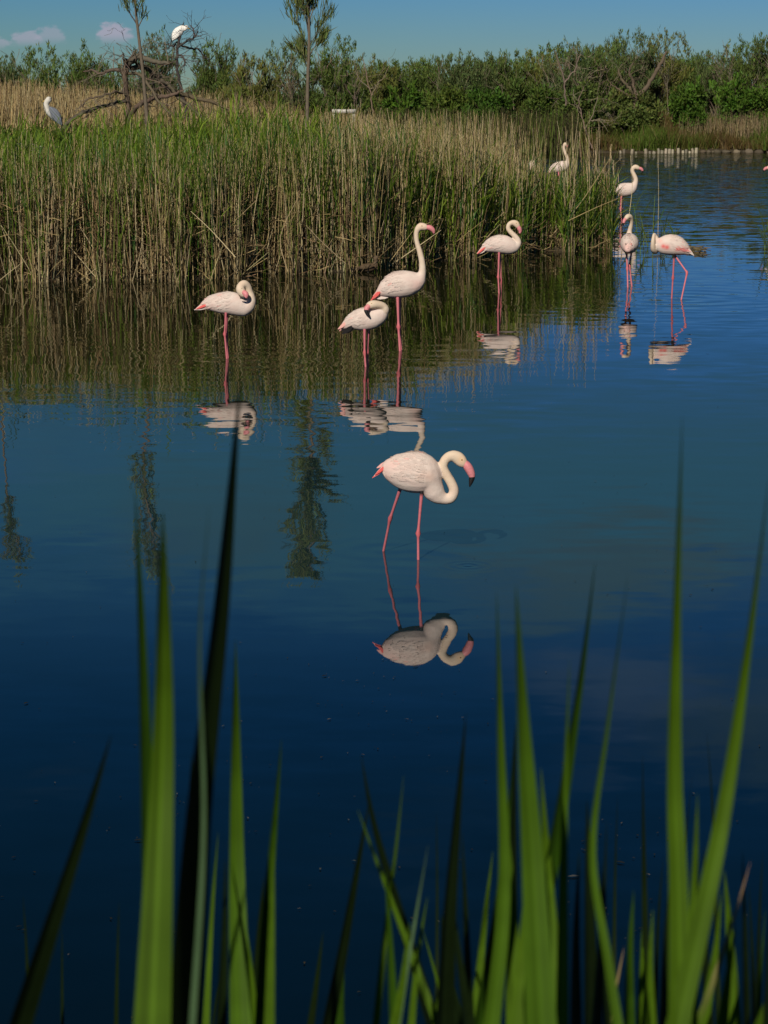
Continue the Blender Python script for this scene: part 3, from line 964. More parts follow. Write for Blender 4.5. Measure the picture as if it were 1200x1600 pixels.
BT = 99.6
for (bx, specs, lab) in [
    (918, [[(925, 232, 0, 1.8), (914, 200, 0, 1.8), (908, 175, 0, 1.6), (905, 155, 0, 1.2), (912, 135, 0, 0.7)], [(914, 202, 0, 1.6), (926, 180, 0, 1.4), (934, 150, 0, 0.8)], [(908, 178, 0, 1.2), (898, 160, 0, 1.0), (896, 140, 0, 0.6)],
            [(925, 190, 0, 1.5), (938, 186, 0, 1.3), (952, 196, 0, 0.8)]], 'bare pale shrub leaning over the bank above the far flamingo'),
    (890, [[(884, 165, 1, 2.2), (880, 120, 1, 2.0), (872, 95, 1, 1.5), (866, 78, 1, 0.8)], [(882, 130, 1, 1.8), (898, 108, 1, 1.6), (908, 85, 1, 0.9)], [(898, 112, 1, 1.4), (902, 95, 1, 1.2), (896, 72, 1, 0.6)]],
     'pale bare branches rising among the far bank tamarisks, left of the forked trunk'),
    (585, [[(582, 180, -6, 1.6), (580, 150, -6, 1.5), (573, 120, -6, 1.2), (566, 90, -6, 0.7)], [(580, 150, -6, 1.3), (592, 128, -6, 1.1), (604, 118, -6, 0.6)], [(577, 138, -6, 1.1), (560, 120, -6, 0.9), (552, 92, -6, 0.5)]],
     'grey bare shrub right of the white plank')]:
    base = W(bx, 180, BT + specs[0][0][2])
    base.z = float(ground_z(base.x, base.y))
    limbs('bare_shrub', lab, 'shrub', [[(a, b, c, r * 0.6) for a, b, c, r in sp] for sp in specs], (0.20, 0.165, 0.12), BT, base, twigs=5, tw_len=0.8, tw_r=0.010, hang=-0.3)


def sapling(label, pts, Yd, crown_lo, crown_hi, hw, n, dens_top, rpx, col):
    """slim young tree: trunk, side branches and fine feathery sprays"""
    P = np.array([list(W(a, b, Yd)) for a, b in pts])
    Q = resample(catmull(P, 0.05), 22)
    base = Q[0].copy()
    base[2] = float(ground_z(base[0], base[1]))
    Q = np.vstack([base[None], Q[1:]])
    root = thing('sapling', label, 'tree', tuple(base))
    g = Geo()
    rad = rpx * Yd / F * np.linspace(1, 0.25, 22)
    g.tubes(Q[None], rad[None], np.array([0.14, 0.115, 0.085]), 7)
    obj('trunk', g.mesh('trunk', base, True), M_BARK, root)
    sk = []
    zs = Q[:, 2]
    nb = 26
    for i in range(nb):
        z = crown_lo + (crown_hi - crown_lo) * (i + rng.random()) / nb * 0.97
        c = np.array([np.interp(z, zs, Q[:, 0]), np.interp(z, zs, Q[:, 1]), z])
        tt = (z - crown_lo) / (crown_hi - crown_lo)
        ln = hw * (0.55 + 1.1 * math.sin(math.pi * min(1, tt * 0.85 + 0.12))) * rng.uniform(0.7, 1.2)
        a = rng.uniform(0, 2 * math.pi)
        grow(c, (math.cos(a) * 0.55, math.sin(a) * 0.55, 1.0), ln * 1.15, 0.012, 1, sk, 0.4, 0.4, (2, 4), 0.1, 0.6, 0.003)
    g = Geo()
    skeleton(g, sk, (0.13, 0.11, 0.08), 4)
    obj('branches', g.mesh('branches', base), M_BARK, root)
    tp = np.concatenate([s[0][2:] for s in sk])
    td = unit(np.concatenate([np.gradient(s[0], axis=0)[2:] for s in sk]))
    g = Geo()
    sprays(g, tp, td, n, 0.17, 0.014, col, 0.3, 0.7)
    obj('crown', g.mesh('crown', base), M_LEAF, root)
    return root


SAP = (0.12, 0.15, 0.045)
sapling('slender leafy sapling in the middle, its feathery crown cut by the top edge',
        [(479, 260), (480, 180), (481, 120), (483, 70), (482, 20), (478, -60), (480, -130), (482, -185)], 40.0, 2.75, 5.8, 0.36, 4300, 1.0, 3.6, SAP)
sapling('thin straight sapling rising in front of the dead tree, almost leafless',
        [(236, 260), (230, 190), (223, 110), (217, 60), (211, 0), (214, -60), (220, -110), (226, -150)], 40.0, 3.45, 5.9, 0.26, 1000, 1.0, 3.6, SAP)
sapling('sapling at the left edge showing only a twig tip',
        [(-16, 260), (-14, 180), (-15, 100), (-13, 0), (-10, -80), (0, -130), (8, -170)], 40.0, 4.3, 5.7, 0.22, 500, 1.0, 2.6, SAP)

# ------------------------------------------------------------------ far bank
g = Geo()
n = 26000
pxb = rng.uniform(420, 1330, n)
tt = rng.random(n)
Yb = FAR_Y + 0.15 + 9.5 * tt ** 1.5
xb = (pxb - 600) / F * Yb
Yb = Yb + (far_y(xb) - FAR_Y)
z0 = ground_z(xb, Yb)
h = rng.uniform(0.35, 0.85, n) * (0.75 + 0.45 * np.sin(xb * 1.7) * np.sin(xb * 0.6 + 1)) + 0.1
C = curve_stems(xb, Yb, z0 - 0.03, np.clip(h, 0.2, 1.1), 0.28, 3, 0.2)
pal = np.array([(0.10, 0.105, 0.022), (0.115, 0.075, 0.028), (0.09, 0.14, 0.020), (0.22, 0.175, 0.075)])
zone = np.sin(xb * 0.9 + Yb * 0.35) + 0.7 * np.sin(xb * 2.3 + 1) + rng.normal(0, 0.7, n)
pick = np.where(zone > 0.35, 2, np.where(zone > -0.8, 0, 1))
pick = np.where(rng.random(n) < 0.06, 3, pick)
w = rng.uniform(0.02, 0.045, n)
a = rng.uniform(0, math.pi, n)
g.strips(C, np.stack([np.cos(a), np.sin(a), 0 * a], -1), np.stack([w, w * 0.9, w * 0.2], 1), jit((1, 1, 1), n, 0.28) * pal[pick])
tag(obj('bank_rushes', g.mesh('bank_rushes'), M_LEAF), 'brown-green rushes covering the far bank', 'rushes', kind='stuff')

g = Geo()
n = 800
pxb = np.concatenate([rng.normal(1105, 26, n // 2), rng.normal(1172, 20, n - n // 2)])
Yb = rng.uniform(103, 106, n)
xb = (pxb - 600) / F * Yb
z0 = ground_z(xb, Yb)
C = curve_stems(xb, Yb, z0, rng.uniform(0.4, 1.15, n), 0.14, 4)
g.tubes(C, 0.011 * np.ones((n, 1)) * np.array([[1, 1, 0.8, 0.4]]), jit((0.27, 0.21, 0.11), n, 0.25), 3)
tag(obj('pale_grass', g.mesh('pale_grass'), M_REED), 'tufts of pale dry grass below the vivid green bushes', 'grass', kind='stuff')

# tan reed fringe at the foot of the mid far bank, behind the reed tops
g = Geo()
n = 2600
pxb = rng.uniform(420, 900, n)
Yb = rng.uniform(96, 101, n)
xb = (pxb - 600) / F * Yb
C = curve_stems(xb, Yb, np.full(n, 0.0), rng.uniform(1.1, 2.0, n), 0.06, 4)
pick = rng.choice(3, n, p=[0.4, 0.4, 0.2])
g.tubes(C, 0.013 * np.ones((n, 1)) * np.array([[1, 1, 0.8, 0.4]]), jit((1, 1, 1), n, 0.25) * np.array([(0.09, 0.085, 0.03), (0.06, 0.06, 0.02), GREEN])[pick], 3)
tag(obj('far_reeds', g.mesh('far_reeds'), M_REED), 'dim reed fringe along the far bank behind the front reeds', 'reeds', kind='stuff')

# wooden stakes that hold the far bank
p0 = G(965, 238)
rev = thing('stake_revetment', 'row of pale wooden stakes holding the far bank at the waterline', 'revetment', (p0.x, FAR_Y - 0.3, 0))
xx = G(962, 238).x
i = 0
while xx < G(1092, 238).x:
    wdt = rng.uniform(0.10, 0.17)
    ht = rng.uniform(0.07, 0.22)
    yy = float(far_y(xx)) - 0.28 + rng.normal(0, 0.02)
    g = Geo()
    P = np.array([[xx + wdt / 2, yy, -0.3], [xx + wdt / 2 + rng.normal(0, 0.01), yy, ht * 0.5], [xx + wdt / 2 + rng.normal(0, 0.015), yy, ht]])
    g.tubes(P[None], np.array([[1, 0.97, 0.85]]) * wdt / 2, jit((0.28, 0.25, 0.185), 1, 0.28, 0.015), 7)
    me = g.mesh('stake', (p0.x, FAR_Y - 0.3, 0), True)
    obj('stake', me, M_WOOD, rev)
    xx += wdt + rng.uniform(0.005, 0.05) + (rng.uniform(0.1, 0.3) if rng.random() < 0.15 else 0)
# eroded earth lip and stones right of the stakes
i = 0
xx = G(1094, 238).x
while xx < G(1260, 238).x:
    s = rng.uniform(0.07, 0.20)
    yy = float(far_y(xx)) - 0.18 + rng.normal(0, 0.06)
    th, ph = np.meshgrid(np.linspace(0, 2 * math.pi, 9)[:-1], np.linspace(0, math.pi, 6), indexing='ij')
    v = np.stack([np.cos(th) * np.sin(ph), np.sin(th) * np.sin(ph), np.cos(ph)], -1).reshape(-1, 3)
    v = v * (1 + rng.normal(0, 0.16, (len(v), 1))) * np.array([s * 1.2, s * 0.6, s * rng.uniform(0.4, 0.8)]) + np.array([xx + s / 2, yy, 0.03])
    f = []
    for a_ in range(8):
        for b_ in range(5):
            f.append((a_ * 6 + b_, a_ * 6 + b_ + 1, ((a_ + 1) % 8) * 6 + b_ + 1, ((a_ + 1) % 8) * 6 + b_))
    g = Geo()
    c = (xx + s / 2, yy, 0.0)
    g.add(v, np.array(f), jit((0.13, 0.108, 0.075), 1, 0.3, 0.02)[0])
    tag(obj('bank_stone', g.mesh('bank_stone', c, True), M_EARTH, None, c), 'muddy stone at the waterline of the far bank, right of the stakes', 'stone', 'muddy stones along the far waterline')
    xx += s * rng.uniform(1.4, 3.0)

# white plank seen over the reeds
p0 = W(537, 178, 84)
pl = thing('white_plank', 'white plank on short posts showing over the reeds in the middle', 'plank', (p0.x, 84, float(ground_z(p0.x, 84))))
a, b = W(519, 173.5, 84), W(556, 172.5, 84)
g = Geo()


def box(g, lo, hi, col):
    lo, hi = np.array(lo), np.array(hi)
    v = np.array([[x, y, z] for x in (lo[0], hi[0]) for y in (lo[1], hi[1]) for z in (lo[2], hi[2])])
    g.add(v, np.array([[0, 1, 3, 2], [4, 6, 7, 5], [0, 4, 5, 1], [2, 3, 7, 6], [0, 2, 6, 4], [1, 5, 7, 3]]), np.asarray(col, float))


box(g, (a.x, 83.85, a.z - 0.07), (b.x, 84.1, a.z + 0.06), (0.50, 0.485, 0.45))
obj('board', g.mesh('board', pl.location), M_WOOD, pl)
for xx in (a.x + 0.06, b.x - 0.08):
    g = Geo()
    box(g, (xx - 0.05, 83.9, pl.location.z - 0.2), (xx + 0.05, 84.02, a.z - 0.07), (0.5, 0.48, 0.44))
    obj('post', g.mesh('post', pl.location), M_WOOD, pl)

# ------------------------------------------------------------------ white umbels among the left reeds
for k, (x, y, nh) in enumerate([(30, 226, 5), (60, 232, 4), (122, 236, 4), (190, 258, 4), (226, 258, 6), (250, 243, 3), (208, 250, 3)]):
    Yd = 31.8 + rng.uniform(0, 1.5)
    base = W(x, 300, Yd)
    base.z = float(ground_z(base.x, Yd))
    lab = ['white flowering umbel plant near the left edge above the tan reeds', 'pale umbel plant second from the left edge', 'small pale umbel plant left of the thin sapling',
           'low pale umbel plant in the left reeds under the dead tree', 'largest cluster of pale umbels in the left reeds', 'sparse pale umbel plant right of the largest umbel cluster', 'pale umbel plant just above the largest umbel cluster'][k]
    root = thing('umbel_plant', lab, 'flower', tuple(base))
    for j in range(nh):
        tp = W(x + rng.normal(0, 8), y + rng.normal(0, 4), Yd + rng.normal(0, 0.15))
        g = Geo()
        s = np.linspace(0, 1, 5)[:, None]
        g.tubes((np.array(base) * (1 - s) + np.array(tp) * s)[None], np.full((1, 5), 0.004), np.array(GREEN), 4)
        m = 26
        a = rng.uniform(0, 2 * math.pi, m)
        rr = np.sqrt(rng.random(m)) * 0.055
        q = np.array(tp) + np.stack([np.cos(a) * rr, np.sin(a) * rr, 0.012 - rr * rr * 6 + rng.normal(0, 0.004, m)], -1)
        e = unit(rng.normal(0, 1, (m, 3)) * [1, 1, 0.3])
        g.strips(np.stack([q - e * 0.009, q + e * 0.009], 1), unit(np.cross(e, [0, 0.5, 1.0])), np.full((m, 2), 0.018), jit((0.42, 0.46, 0.30), m, 0.1))
        obj('flower_head', g.mesh('flower_head', base), M_LEAF, root)

# ------------------------------------------------------------------ birds
UV_TH, UV_PH = 18, 11
th, ph = np.meshgrid(np.linspace(0, 2 * math.pi, UV_TH, endpoint=False), np.linspace(0, math.pi, UV_PH), indexing='ij')
SPH = np.stack([np.cos(th) * np.sin(ph), np.sin(th) * np.sin(ph), np.cos(ph)], -1).reshape(-1, 3)
SPF = np.array([(a * UV_PH + b, a * UV_PH + b + 1, ((a + 1) % UV_TH) * UV_PH + b + 1, ((a + 1) % UV_TH) * UV_PH + b) for a in range(UV_TH) for b in range(UV_PH - 1)])


def skin_mesh(name, rows, voxel, origin, iters=5):
    """one continuous skin round a chain of ellipsoids; rows: x y z radius depth_factor"""
    g = Geo()
    for r in rows:
        g.add(SPH * np.array([r[3], r[3] * r[4], r[3]]) + r[:3], SPF, np.zeros(3))
    me = g.mesh(name + '_raw', origin)
    o = bpy.data.objects.new('tmp', me)
    COL.objects.link(o)
    md = o.modifiers.new('r', 'REMESH')
    md.mode = 'VOXEL'
    md.voxel_size = voxel
    md.use_smooth_shade = True
    sm = o.modifiers.new('s', 'SMOOTH')
    sm.iterations = iters
    sm.factor = 0.5
    dg = bpy.context.evaluated_depsgraph_get()
    dg.update()
    out = bpy.data.meshes.new_from_object(o.evaluated_get(dg))
    out.name = name
    bpy.data.objects.remove(o)
    bpy.data.meshes.remove(me)
    for a in list(out.color_attributes):
        out.color_attributes.remove(a)
    return out


def mesh_co(me):
    v = np.empty(len(me.vertices) * 3, dtype=np.float32)
    me.vertices.foreach_get('co', v)
    return v.reshape(-1, 3).astype(float)


def chain(pts, conv, Yb, scale, step):
    """pts rows: x y r [dY [depth factor]] in crop pixels -> dense rows x y z r f in metres"""
    rows = []
    for p in pts:
        x, y, r = p[:3]
        dy = p[3] if len(p) > 3 else 0.0
        f = p[4] if len(p) > 4 else 1.0
        px, py = conv(x, y)
        w = W(px, py, Yb + dy)
        rows.append([w.x, w.y, w.z, r * scale, f])
    out = catmull(rows, step)
    out[:, 3] = np.maximum(out[:, 3], 0.003)
    return out


WHITE, CREAM, ROSE, RED, BLACK = (0.70, 0.60, 0.54), (0.69, 0.575, 0.44), (0.78, 0.42, 0.38), (0.72, 0.13, 0.12), (0.012, 0.011, 0.012)
LEG, KNEE, BEAK = (0.58, 0.17, 0.20), (0.55, 0.13, 0.15), (0.66, 0.24, 0.26)


def feather(g, p, nrm, d, L, w, col, lift=0.25):
    """a small curved vane lying on the surface"""
    s = np.cross(nrm, d)
    s /= np.linalg.norm(s) + 1e-9
    t = np.array([0.0, 0.3, 0.65, 1.0])
    wd = np.array([0.55, 1.0, 0.9, 0.18]) * w
    c = p + d * (t * L)[:, None] + nrm * (0.002 + lift * L * 0.35 * t ** 1.5)[:, None]
    side = s[None] * wd[:, None] * 0.5
    drop = nrm[None] * (wd[:, None] * 0.16)
    v = np.stack([c - side - drop, c, c + side - drop], 1).reshape(-1, 3)
    f = []
    for i in range(3):
        f += [(i * 3, i * 3 + 1, i * 3 + 4, i * 3 + 3), (i * 3 + 1, i * 3 + 2, i * 3 + 5, i * 3 + 4)]
    g.add(v, np.array(f), np.asarray(col, float))


def flamingo(label, origin, sc, foot, body, neck, beak, legs, tail, voxel=0.007, tint=1.0, feath=120, red=0.25, fdir=None, black_from=0.62, stub=None, eye=None, black_tail=False, patches=()):
    ox, oy = origin
    conv = lambda x, y: (ox + x / sc, oy + y / sc)
    fp = G(*conv(*foot))
    Yb = fp.y
    d = ray(*conv(*foot))
    m = (Yb / d.y) / F / sc            # metres per crop pixel
    root = thing('flamingo', label, 'flamingo', tuple(fp), 'flamingos wading in the pond')
    B = chain(body, conv, Yb, m, 0.012)
    N = chain([body[-1]] + neck, conv, Yb, m, 0.008)
    me = skin_mesh('body', np.vstack([B, N]), voxel, fp, 6)
    co = mesh_co(me) + np.array(fp)
    # colour: white-rose body, creamier neck, flush at the tail and along the wing edge
    nb = len(B)
    allp = np.vstack([B, N])
    idx = np.empty(len(co), dtype=int)
    for a in range(0, len(co), 4000):
        q = co[a:a + 4000]
        dd = np.linalg.norm(q[:, None, :] - allp[None, :, :3], axis=2) - allp[None, :, 3]
        idx[a:a + 4000] = dd.argmin(1)
    sp = np.where(idx < nb, 0.0, np.clip((idx - nb) / max(1, len(N)) * 2.2, 0, 1))
    tl = np.clip(1 - idx / nb * 3.2, 0, 1) * (idx < nb)
    c = np.array(WHITE) * (1 - sp[:, None]) + np.array(CREAM) * sp[:, None]
    c = c * (1 - 0.45 * tl[:, None]) + np.array(ROSE) * 0.45 * tl[:, None]
    nz = 0.5 + 0.5 * np.sin(co[:, 0] * 37 + 3 * np.sin(co[:, 2] * 29)) * np.sin(co[:, 2] * 41 + 2 * np.sin(co[:, 1] * 33))
    c = c * (1 - 0.08 * nz[:, None] * np.array([0.3, 1.0, 1.0]))
    for (pxx, pyy, pr, pc, pa) in patches:
        w = W(*conv(pxx, pyy), Yb)
        k = np.exp(-((co[:, 0] - w.x) ** 2 + (co[:, 2] - w.z) ** 2) / (2 * (pr * m) ** 2))[:, None] * pa
        c = c * (1 - k) + np.array(pc) * k
    set_col(me, c * tint)
    bo = obj('body', me, M_PLUME, root)
    # plumage: overlapping vanes laid on both flanks
    tree = BVHTree.FromPolygons([Vector(v) for v in mesh_co(me)], [tuple(p.vertices) for p in me.polygons])
    g = Geo()
    td = np.array([B[0, 0] - B[nb // 2, 0], B[0, 1] - B[nb // 2, 1], B[0, 2] - B[nb // 2, 2]])
    td = td / np.linalg.norm(td)
    blen = np.linalg.norm(B[0, :3] - B[-1, :3])
    cnt = 0
    for _ in range(feath * 3):
        i = int(nb * rng.uniform(0.20, 0.74))
        ang = rng.uniform(0.0, 2 * math.pi)
        q = B[i, :3] + np.array([0, math.cos(ang), math.sin(ang)]) * B[i, 3] * 1.3 - np.array(fp)
        loc, nr, fi, dist = tree.find_nearest(Vector(q))
        if loc is None or nr.z < -0.3:
            continue
        nr = np.array(nr)
        d_ = td + rng.normal(0, 0.16, 3)
        d_ = d_ - nr * np.dot(d_, nr)
        if np.linalg.norm(d_) < 0.3:
            continue
        d_ /= np.linalg.norm(d_)
        rear = 1 - i / nb
        L = blen * (0.085 + 0.055 * rear) * rng.uniform(0.8, 1.2)
        cc = c[me.polygons[fi].vertices[0]] * (1 + rng.normal(0, 0.035))
        if rng.random() < red * (0.15 + rear * rear * 1.1):
            cc = cc * 0.35 + np.array(ROSE) * 0.65
        feather(g, np.array(loc), nr, d_, L, L * 0.42, cc * tint, 0.04)
        cnt += 1
        if cnt >= feath:
            break
    if cnt:
        po = obj('plumage', g.mesh('plumage', (0, 0, 0), True), M_FEATHER, root)
        po['kind'] = 'stuff'
    # long flight feathers folded at the tail
    for (x0, y0, x1, y1, wpx, cname, dy) in tail:
        a = np.array(W(*conv(x0, y0), Yb + dy)) - np.array(fp)
        b = np.array(W(*conv(x1, y1), Yb + dy * 0.6)) - np.array(fp)
        dv = b - a
        L = np.linalg.norm(dv)
        g = Geo()
        feather(g, a, np.array([0, -0.9 if dy <= 0 else 0.9, 0.43]), dv / L, L, wpx * m, np.asarray({'r': RED, 'p': ROSE, 'w': WHITE, 'k': BLACK}[cname]) * tint, 0.05)
        obj('flight_feather', g.mesh('flight_feather', smooth=True), M_FEATHER, root)
    # beak
    K = chain(beak, conv, Yb, m, 0.004)
    cut = max(2, int(len(K) * black_from))
    bm_ = skin_mesh('beak', K[:cut], max(0.0035, voxel * 0.55), fp, 2)
    set_col(bm_, np.tile(np.array(BEAK), (len(bm_.vertices), 1)))
    bk = obj('beak', bm_, M_SKIN, root)
    if cut < len(K) - 1:
        bt = skin_mesh('beak_tip', K[cut - 1:], max(0.0035, voxel * 0.55), fp, 2)
        set_col(bt, np.tile(np.array(BLACK), (len(bt.vertices), 1)))
        obj('beak_tip', bt, M_SKIN, bk)
    # eyes
    if eye:
        for sgn in (-1, 1):
            w = np.array(W(*conv(eye[0], eye[1]), Yb + (eye[3] if len(eye) > 3 else 0))) - np.array(fp)
            w[1] += sgn * eye[2] * m
            g = Geo()
            g.add(SPH * 0.0045 + w, SPF, np.array([0.25, 0.18, 0.05]))
            obj('eye', g.mesh('eye', smooth=True), M_SKIN, root)
    # legs
    for k, lg in enumerate(legs):
        (tx, ty), (kx, ky), (fx, fy), rpx, side = lg
        ft = np.array(G(*conv(fx, fy)))
        hip = np.array(W(*conv(tx, ty), Yb + side * 0.035))
        kd = Yb * 0.5 + ft[1] * 0.5 + side * 0.01
        kn = np.array(W(*conv(kx, ky), kd))
        sub = ft + unit(ft - kn) * (0.26 / max(0.3, abs(unit(ft - kn)[2])))
        up = hip + (hip - kn) * 0.25
        r = rpx * m * 0.82
        P = [np.append(up, r * 1.5), np.append(hip, r * 1.15), np.append(hip * 0.5 + kn * 0.5, r * 0.92), np.append(kn * 0.88 + hip * 0.12, r * 0.95), np.append(kn, r * 1.8),
             np.append(kn * 0.88 + ft * 0.12, r * 0.95), np.append(kn * 0.5 + ft * 0.5, r * 0.82), np.append(ft, r * 0.85), np.append(sub, r * 0.85)]
        Q = resample(catmull(np.array(P), 0.01), 34)
        g = Geo()
        dk = np.linalg.norm(Q[:, :3] - kn, axis=1)
        kf = np.exp(-(dk / 0.035) ** 2)[:, None]
        cc = np.array(LEG) * (1 - kf) + np.array(KNEE) * kf
        if stub == k:
            hk = (Q[:, 2] > hip[2] - 9 * m * sc / 5.2)[:, None]
            cc = np.where(hk, np.array([0.02, 0.015, 0.015]), cc)
        g.tubes(Q[None, :, :3] - np.array(fp), Q[None, :, 3], cc[None], 10)
        lo = obj('leg', g.mesh('leg', (0, 0, 0), True), M_SKIN, root)
        # webbed foot on the pond bed
        g = Geo()
        c0 = sub - np.array(fp)
        fwd = unit(np.array([neck[-1][0] - body[0][0], 0.0001, 0.0])) * 0.11
        sd = np.array([0, 0.055, 0])
        v = np.array([c0 + [0, 0, 0.004], c0 + fwd + sd, c0 + fwd * 1.1, c0 + fwd - sd, c0 - fwd * 0.2])
        g.add(v, np.array([[0, 2, 1], [0, 3, 2], [0, 4, 3], [0, 1, 4]]), np.array(LEG))
        obj('foot', g.mesh('foot'), M_SKIN, lo)
    return root


# nearest bird, wading with lowered S-shaped neck
flamingo('nearest and largest flamingo wading alone, S-shaped neck bent low, black-tipped beak', (560, 680), 5.217, (420, 1015),
         [(222, 262, 26, 0, 0.9), (262, 272, 78, 0, 0.85), (330, 288, 125, 0, 0.82), (420, 300, 163, 0, 0.8), (490, 305, 170, 0, 0.8), (538, 322, 142, 0, 0.85), (568, 356, 112, 0, 0.95), (590, 405, 98, 0, 0.95), (612, 450, 88, 0, 0.95)],
         [(642, 488, 70, 0, 0.95), (680, 512, 52), (718, 520, 45), (757, 508, 43), (779, 455, 41), (760, 395, 40), (724, 333, 39), (695, 275, 38), (696, 222, 38), (728, 182, 40), (772, 168, 44), (812, 186, 52, 0, 0.8), (838, 212, 48, 0, 0.8), (858, 232, 34, 0, 0.85)],
         [(862, 222, 28), (892, 258, 36), (915, 300, 33), (926, 335, 26), (920, 370, 21), (907, 420, 6)],
         [((333, 462), (258, 682), (205, 945), 15, 1), ((514, 490), (487, 802), (488, 1014), 15, -1)],
         [(250, 215, 120, 345, 28, 'p', -0.02), (245, 235, 135, 325, 26, 'r', -0.03), (240, 250, 112, 350, 22, 'r', -0.02), (262, 205, 150, 268, 34, 'p', 0), (250, 225, 165, 300, 30, 'r', 0.03), (205, 300, 262, 362, 30, 'w', -0.03)],
         voxel=0.005, feath=340, red=0.03, stub=1, eye=(842, 196, 34), black_from=0.63, patches=((575, 320, 38, (0.76, 0.52, 0.42), 0.5), (840, 195, 24, (0.80, 0.52, 0.30), 0.6), (300, 230, 40, ROSE, 0.3)))

# left preening bird
flamingo('leftmost flamingo preening with its neck curled and head against the breast', (280, 420), 6.4, (476, 900),
         [(175, 402, 12, 0, 0.9), (250, 368, 38, 0, 0.9), (335, 345, 78, 0, 0.85), (430, 342, 106, 0, 0.82), (520, 345, 116, 0, 0.82), (590, 368, 104, 0, 0.85), (640, 392, 84, 0, 0.9)],
         [(690, 372, 66), (716, 325, 52), (712, 280, 46), (700, 235, 40), (682, 180, 40, -0.01), (650, 152, 40, -0.03), (618, 172, 40, -0.05), (612, 210, 44, -0.07), (632, 240, 42, -0.075), (648, 256, 32, -0.08)],
         [(650, 238, 26, -0.10), (668, 256, 28, -0.11), (668, 280, 20, -0.115), (645, 292, 14, -0.12), (612, 292, 7, -0.12)],
         [((466, 470), (455, 650), (476, 900), 13, -1), ((482, 470), (478, 660), (490, 890), 11, 1)],
         [(300, 340, 160, 408, 34, 'p', -0.04), (290, 352, 175, 400, 24, 'r', -0.05), (320, 375, 150, 412, 30, 'w', -0.03), (300, 385, 200, 415, 26, 'p', 0.04)],
         feath=200, red=0.05, eye=(628, 195, 40, -0.065), black_from=0.6, patches=((300, 380, 34, ROSE, 0.4),))

# tall bird with raised neck
flamingo('tall flamingo with its neck stretched straight up and all-pink beak', (510, 330), 4.325, (497, 940),
         [(342, 556, 14, 0, 0.9), (378, 538, 38, 0, 0.9), (425, 515, 68, 0, 0.85), (482, 498, 90, 0, 0.82), (540, 490, 88, 0, 0.82), (588, 482, 70, 0, 0.85), (618, 468, 52, 0, 0.9)],
         [(641, 436, 31), (649, 392, 24), (644, 330, 21), (629, 268, 19), (612, 210, 17), (607, 160, 17), (616, 122, 20), (638, 104, 26, 0, 0.85), (660, 106, 24, 0, 0.85), (674, 110, 17)],
         [(676, 108, 16), (700, 112, 18), (719, 126, 15), (726, 142, 9), (724, 157, 4)],
         [((482, 600), (487, 780), (497, 945), 11, -1), ((497, 600), (496, 785), (506, 935), 9.5, 1)],
         [(370, 535, 300, 604, 26, 'r', -0.04), (362, 545, 308, 595, 20, 'r', -0.05), (380, 525, 315, 575, 26, 'p', -0.03), (372, 540, 310, 590, 24, 'p', 0.04), (420, 575, 330, 590, 26, 'w', -0.02)],
         feath=200, red=0.05, eye=(645, 98, 22), black_from=0.9, patches=((648, 100, 14, (0.8, 0.55, 0.42), 0.5), (620, 490, 30, ROSE, 0.35)))

# small bird in front of it
flamingo('small flamingo with head turned onto its back and black wing tips', (510, 330), 4.325, (264, 1050),
         [(105, 785, 14, 0, 0.9), (145, 762, 36, 0, 0.9), (195, 740, 60, 0, 0.85), (250, 730, 78, 0, 0.82), (308, 722, 74, 0, 0.85), (350, 705, 62, 0, 0.9)],
         [(382, 688, 38), (396, 664, 29, -0.02), (380, 642, 27, -0.03), (350, 632, 27, -0.05), (318, 630, 29, -0.065), (296, 636, 27, -0.07), (284, 644, 20, -0.075)],
         [(286, 642, 18, -0.085), (272, 658, 18, -0.095), (272, 682, 14, -0.105), (292, 714, 6, -0.11)],
         [((258, 818), (258, 958), (265, 1052), 10, -1), ((283, 820), (277, 950), (280, 1045), 9, 1)],
         [(150, 740, 78, 798, 24, 'p', -0.04), (140, 755, 85, 812, 18, 'p', 0.04), (175, 780, 104, 830, 34, 'k', -0.06), (185, 790, 118, 826, 28, 'k', -0.05), (168, 772, 98, 812, 26, 'k', -0.03), (180, 785, 110, 825, 24, 'k', 0.05)],
         feath=180, red=0.05, eye=(306, 622, 24, -0.068), black_from=0.42)

# bird with looped neck by the reeds
flamingo('flamingo standing close to the reeds with its neck looped over and beak hanging down', (730, 330), 6.4, (325, 818),
         [(118, 408, 12, 0, 0.9), (165, 378, 32, 0, 0.9), (222, 348, 62, 0, 0.85), (290, 330, 86, 0, 0.82), (360, 332, 94, 0, 0.82), (420, 350, 80, 0, 0.85), (462, 358, 58, 0, 0.9)],
         [(496, 340, 40), (512, 312, 30), (500, 276, 27), (468, 240, 25), (432, 206, 24), (410, 172, 23), (418, 134, 23), (452, 114, 25), (486, 124, 32, 0, 0.85), (504, 146, 26, 0, 0.85)],
         [(508, 150, 20), (522, 175, 22), (530, 200, 16), (520, 232, 8)],
         [((318, 436), (310, 655), (318, 822), 11, -1), ((332, 436), (338, 700), (338, 815), 10, 1)],
         [(190, 345, 95, 425, 24, 'p', -0.04), (180, 360, 100, 428, 18, 'r', -0.05), (200, 375, 110, 428, 26, 'w', -0.03), (150, 405, 100, 440, 30, 'k', 0.04)],
         feath=160, red=0.10, eye=(488, 118, 28), black_from=0.85, patches=((500, 122, 14, (0.8, 0.55, 0.35), 0.5),))

